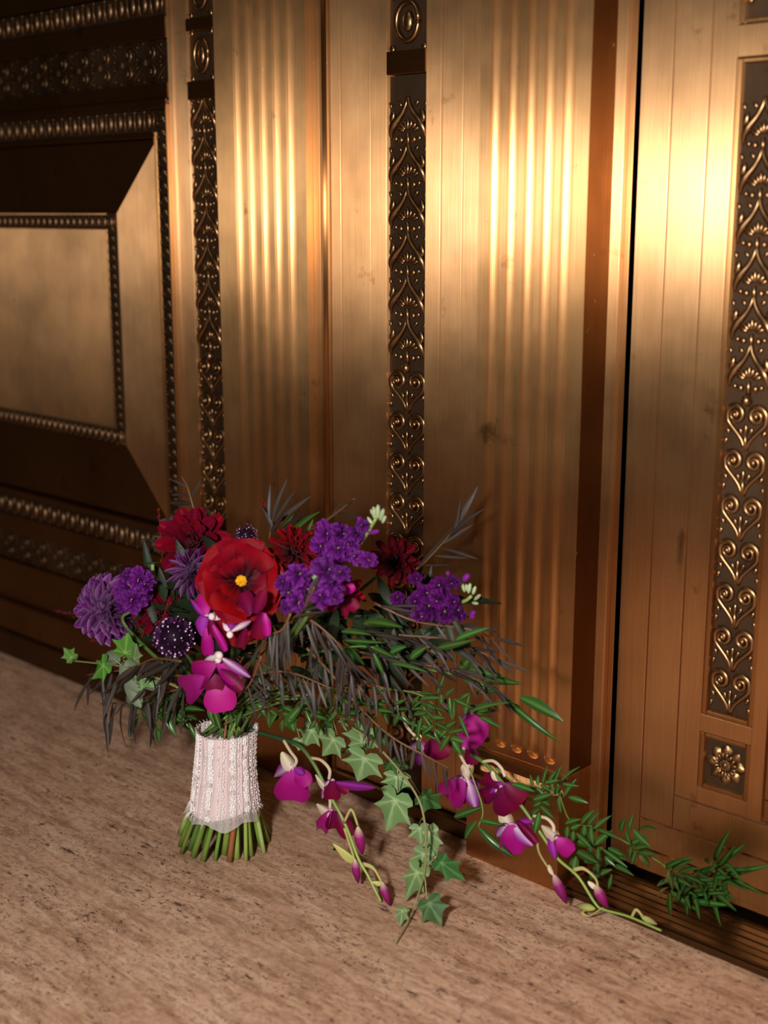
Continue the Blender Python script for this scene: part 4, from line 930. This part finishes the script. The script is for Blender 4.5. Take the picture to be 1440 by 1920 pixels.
spray('jasmine_vine', [(930, 1440), (985, 1482), (1040, 1480), (1070, 1540), (1120, 1552), (1175, 1580), (1245, 1622)], -.04, J, ME_JAS, 'jasmine_leaf', 'jasmine vine with green leaflets crossing the door jamb', rad=(.0012, .0009), col=c3(104, 140, 68), Ye=.055)
J = sum([leaflets(x, y, a, n, L, w, Y) for x, y, a, n, L, w, Y in ((1250, 1630, 20, 6, 32, 13, .055), (1262, 1645, 100, 6, 34, 15, .05), (1285, 1650, 60, 6, 32, 13, .05), (1300, 1640, 10, 6, 30, 12, .055), (1330, 1620, -20, 5, 30, 12, .06), (1345, 1625, 40, 6, 34, 12, .06), (1340, 1645, 90, 6, 34, 13, .055), (1280, 1680, 20, 4, 30, 13, .04))], [])
spray('jasmine_vine', [(1240, 1620), (1280, 1645), (1325, 1635), (1350, 1615), (1372, 1650)], .055, J, ME_JAS, 'jasmine_leaf', 'end of the jasmine vine on the threshold', rad=(.0010, .0007), col=c3(104, 140, 68), Ye=.055)
# greenery below the flowers, left of the wrap
J = sum([leaflets(x, y, a, n, L, w, -.21) for x, y, a, n, L, w in ((285, 1300, 90, 6, 34, 13), (310, 1310, 80, 6, 34, 14), (330, 1310, 100, 6, 32, 13), (270, 1320, 110, 5, 30, 12), (345, 1330, 70, 5, 30, 13), (300, 1330, 95, 5, 30, 13))], [])
spray('jasmine_vine', [(390, 1300), (340, 1300), (280, 1310)], -.21, J, ME_JAS, 'jasmine_leaf', 'jasmine sprig left of the lace wrap', rad=(.0014, .0009), col=c3(70, 110, 50))
J = sum([leaflets(x, y, a, n, L, w, Y) for x, y, a, n, L, w, Y in ((470, 1300, 60, 5, 26, 11, -.2), (500, 1310, 80, 6, 28, 11, -.19), (530, 1325, 90, 5, 28, 12, -.18), (560, 1310, 60, 6, 30, 11, -.17), (590, 1330, 80, 5, 28, 11, -.16), (625, 1320, 60, 6, 30, 11, -.15), (660, 1310, 70, 6, 30, 11, -.14), (700, 1320, 80, 5, 28, 11, -.12), (455, 1320, 110, 4, 24, 10, -.2), (740, 1320, 60, 5, 28, 10, -.11), (610, 1290, 30, 5, 30, 10, -.17), (540, 1290, 150, 5, 30, 10, -.18))], []) + [(392, 1320, 398, 1362, 14, -.22), (400, 1325, 412, 1366, 16, -.225), (430, 1330, 436, 1366, 10, -.21), (455, 1330, 440, 1364, 10, -.215), (520, 1340, 500, 1366, 14, -.2), (540, 1340, 552, 1372, 22, -.19), (535, 1360, 556, 1330, 20, -.19)]
spray('jasmine_vine', [(420, 1362), (450, 1330), (520, 1320)], -.20, J, ME_JAS, 'jasmine_leaf', rad=(.0014, .0009), col=c3(80, 120, 56))
R5 = random.Random(11)
for k in range(34):                                     # stems fanning out of the wrap top
    tip = P(375 + k * 6 + R5.uniform(-8, 8), 1318 - R5.uniform(0, 40), -.20 + R5.uniform(-.03, .05))
    tubepart('upper_stem', [NECK + Vector((R5.uniform(-.024, .024), R5.uniform(-.024, .024), -.016)), NECK.lerp(tip, .5) + Vector((0, 0, R5.uniform(-.004, .012))), tip], (.0018, .0014), R5.choice([c3(110, 140, 66), c3(74, 104, 50), c3(140, 92, 58), c3(90, 110, 62)]), bq, 4)
# ivy
def ivyvine(name, pts, leaves, Y, label, Ye=None, mes=(ME_IVY,)):
    n = len(pts); Ye = Y if Ye is None else Ye; P3 = [P(x, y, Y + (Ye - Y) * i / (n - 1)) for i, (x, y) in enumerate(pts)]
    o = tubepart(name, P3, (.0016, .0010), c3(128, 124, 84), bq, 6, label=label)
    for (bx, by, tx, ty, w, Yl, m_) in leaves:
        B = P(bx, by, Yl, .006); T = P(tx, ty, Yl - R.uniform(0, .012), .004); s = {0: ME_IVY, 1: ME_IVYG, 2: ME_IVYD}[m_]
        put(s, 'ivy_leaf', B, T, w * 1.08, o, j=.15)
        near = min(P3, key=lambda q: (q - B).length); b = MB(); d_ = near - B
        if .004 < d_.length < .12: b.tube([Vector((0, 0, 0)), d_ * .5 + Vector((0, 0, .006)), d_], .0008, 4, c3(150, 150, 104)); obj('leaf_stalk', b.build('leaf_stalk'), Matrix.Translation(B), o, M_STEM)
ivyvine('ivy_vine', [(540, 1330), (620, 1345), (690, 1385), (745, 1440), (783, 1495), (796, 1540), (799, 1590), (795, 1640), (780, 1690), (765, 1730), (742, 1768)],
    [(590, 1360, 568, 1402, 44, -.13, 0), (562, 1384, 560, 1408, 26, -.135, 0), (632, 1378, 604, 1418, 52, -.125, 0), (684, 1402, 668, 1346, 60, -.105, 0), (690, 1385, 640, 1412, 36, -.10, 2), (688, 1410, 670, 1466, 68, -.115, 0), (745, 1448, 742, 1490, 52, -.10, 0), (747, 1484, 724, 1560, 70, -.11, 0),
     (788, 1490, 828, 1516, 42, -.085, 2), (786, 1545, 790, 1584, 38, -.12, 0), (804, 1548, 817, 1614, 32, -.115, 0), (797, 1590, 784, 1642, 40, -.13, 0), (818, 1610, 873, 1652, 36, -.13, 2), (790, 1620, 758, 1690, 42, -.15, 0), (800, 1683, 828, 1737, 50, -.16, 2), (756, 1700, 750, 1737, 24, -.18, 0), (700, 1370, 730, 1400, 30, -.09, 2), (620, 1352, 600, 1372, 26, -.11, 2), (725, 1430, 770, 1440, 30, -.09, 2)],
    -.13, 'pale green ivy vine trailing onto the floor', -.16)
ivyvine('ivy_vine', [(340, 1292), (280, 1265), (230, 1250), (175, 1243), (137, 1239)], [(138, 1238, 119, 1214, 24, -.235, 1), (203, 1240, 171, 1274, 38, -.24, 1), (234, 1232, 240, 1186, 44, -.25, 1), (252, 1242, 256, 1206, 26, -.245, 0), (260, 1262, 290, 1290, 34, -.235, 0)], -.235, 'bright ivy sprig reaching left from the bouquet')
spray('eucalyptus_spray', [(330, 1285), (270, 1262), (215, 1238)], -.232, [(226, 1240, 190, 1228, 36), (232, 1238, 262, 1296, 44), (250, 1262, 300, 1290, 34), (240, 1270, 262, 1325, 30), (275, 1290, 230, 1320, 26)], [ME_EUC], 'eucalyptus_leaf', 'grey-green rounded eucalyptus leaves at the left')
# dark filling leaves inside the bouquet
R6 = random.Random(21); fl = []
for k in range(230):
    x = R6.uniform(270, 850); y0 = 1060 + (x - 250) * .08 if x > 560 else 1030 + abs(x - 420) * .25; y = R6.uniform(y0 + 15, 1255 - abs(x - 560) * .08)
    a = math.radians(R6.uniform(-30, 210) if k % 2 else R6.uniform(0, 360)); L = R6.uniform(45, 80); Yk = -.175 + (x - 420) * .00018 + R6.uniform(-.02, .03)
    fl.append((x, y, x + math.cos(a) * L, y + math.sin(a) * L, R6.uniform(12, 24), min(Yk, -.035)))
spray('filler_foliage', [(424, 1362), (470, 1250), (560, 1180), (700, 1150)], -.18, fl, ME_GRASS, 'filler_leaf', 'dark green filler leaves between the flowers', Ye=-.12)
# astilbe plumes
def plume(x0, y0, x1, y1, Y, wpx, n=60):
    A, B = P(x0, y0, Y), P(x1, y1, Y); m_ = pxm(A); b = MB(); b.tube([Vector((0, 0, 0)), B - A], [.0010, .0005], 4, c3(110, 40, 36))
    for k in range(n):
        t = R6.uniform(.1, 1); w = wpx * m_ * (1 - t * .75); q = (B - A) * t + Vector((R6.uniform(-w, w), R6.uniform(-w, w), R6.uniform(-w, w)))
        b.ball(q, R6.uniform(.9, 1.9) * m_, 1, 4, 3, R6.choice([c3(124, 22, 34), c3(150, 44, 48), c3(96, 14, 30)]))
    obj('astilbe_plume', b.build('astilbe_plume'), Matrix.Translation(A), bq, M_PET, label='fine dark red astilbe plume')
plume(306, 1062, 297, 952, -.19, 9); plume(175, 1158, 103, 1145, -.22, 7); plume(520, 1000, 487, 934, -.12, 10); plume(560, 1020, 590, 985, -.14, 16); plume(290, 1130, 275, 1060, -.20, 16); plume(250, 1215, 170, 1200, -.22, 9); plume(300, 1180, 318, 1120, -.23, 14)
plume(268, 1195, 248, 1150, -.245, 8, 40)

# ---- things lying on the floor
lp = PZ(632, 1590, .002)
fallen = obj('fallen_leaf', blade('fallen_leaf', lance(.75), lambda u, s: mixv(c3(30, 66, 34), c3(18, 44, 26), u), 8, 4, .18, .3, .02, .1, M_GLOSS), orient(PZ(624, 1594, .0015), PZ(642, 1588, .0045), .011, Vector((0, -.2, 1))), None, label='tiny dark green leaf fallen on the travertine floor', category='leaf')
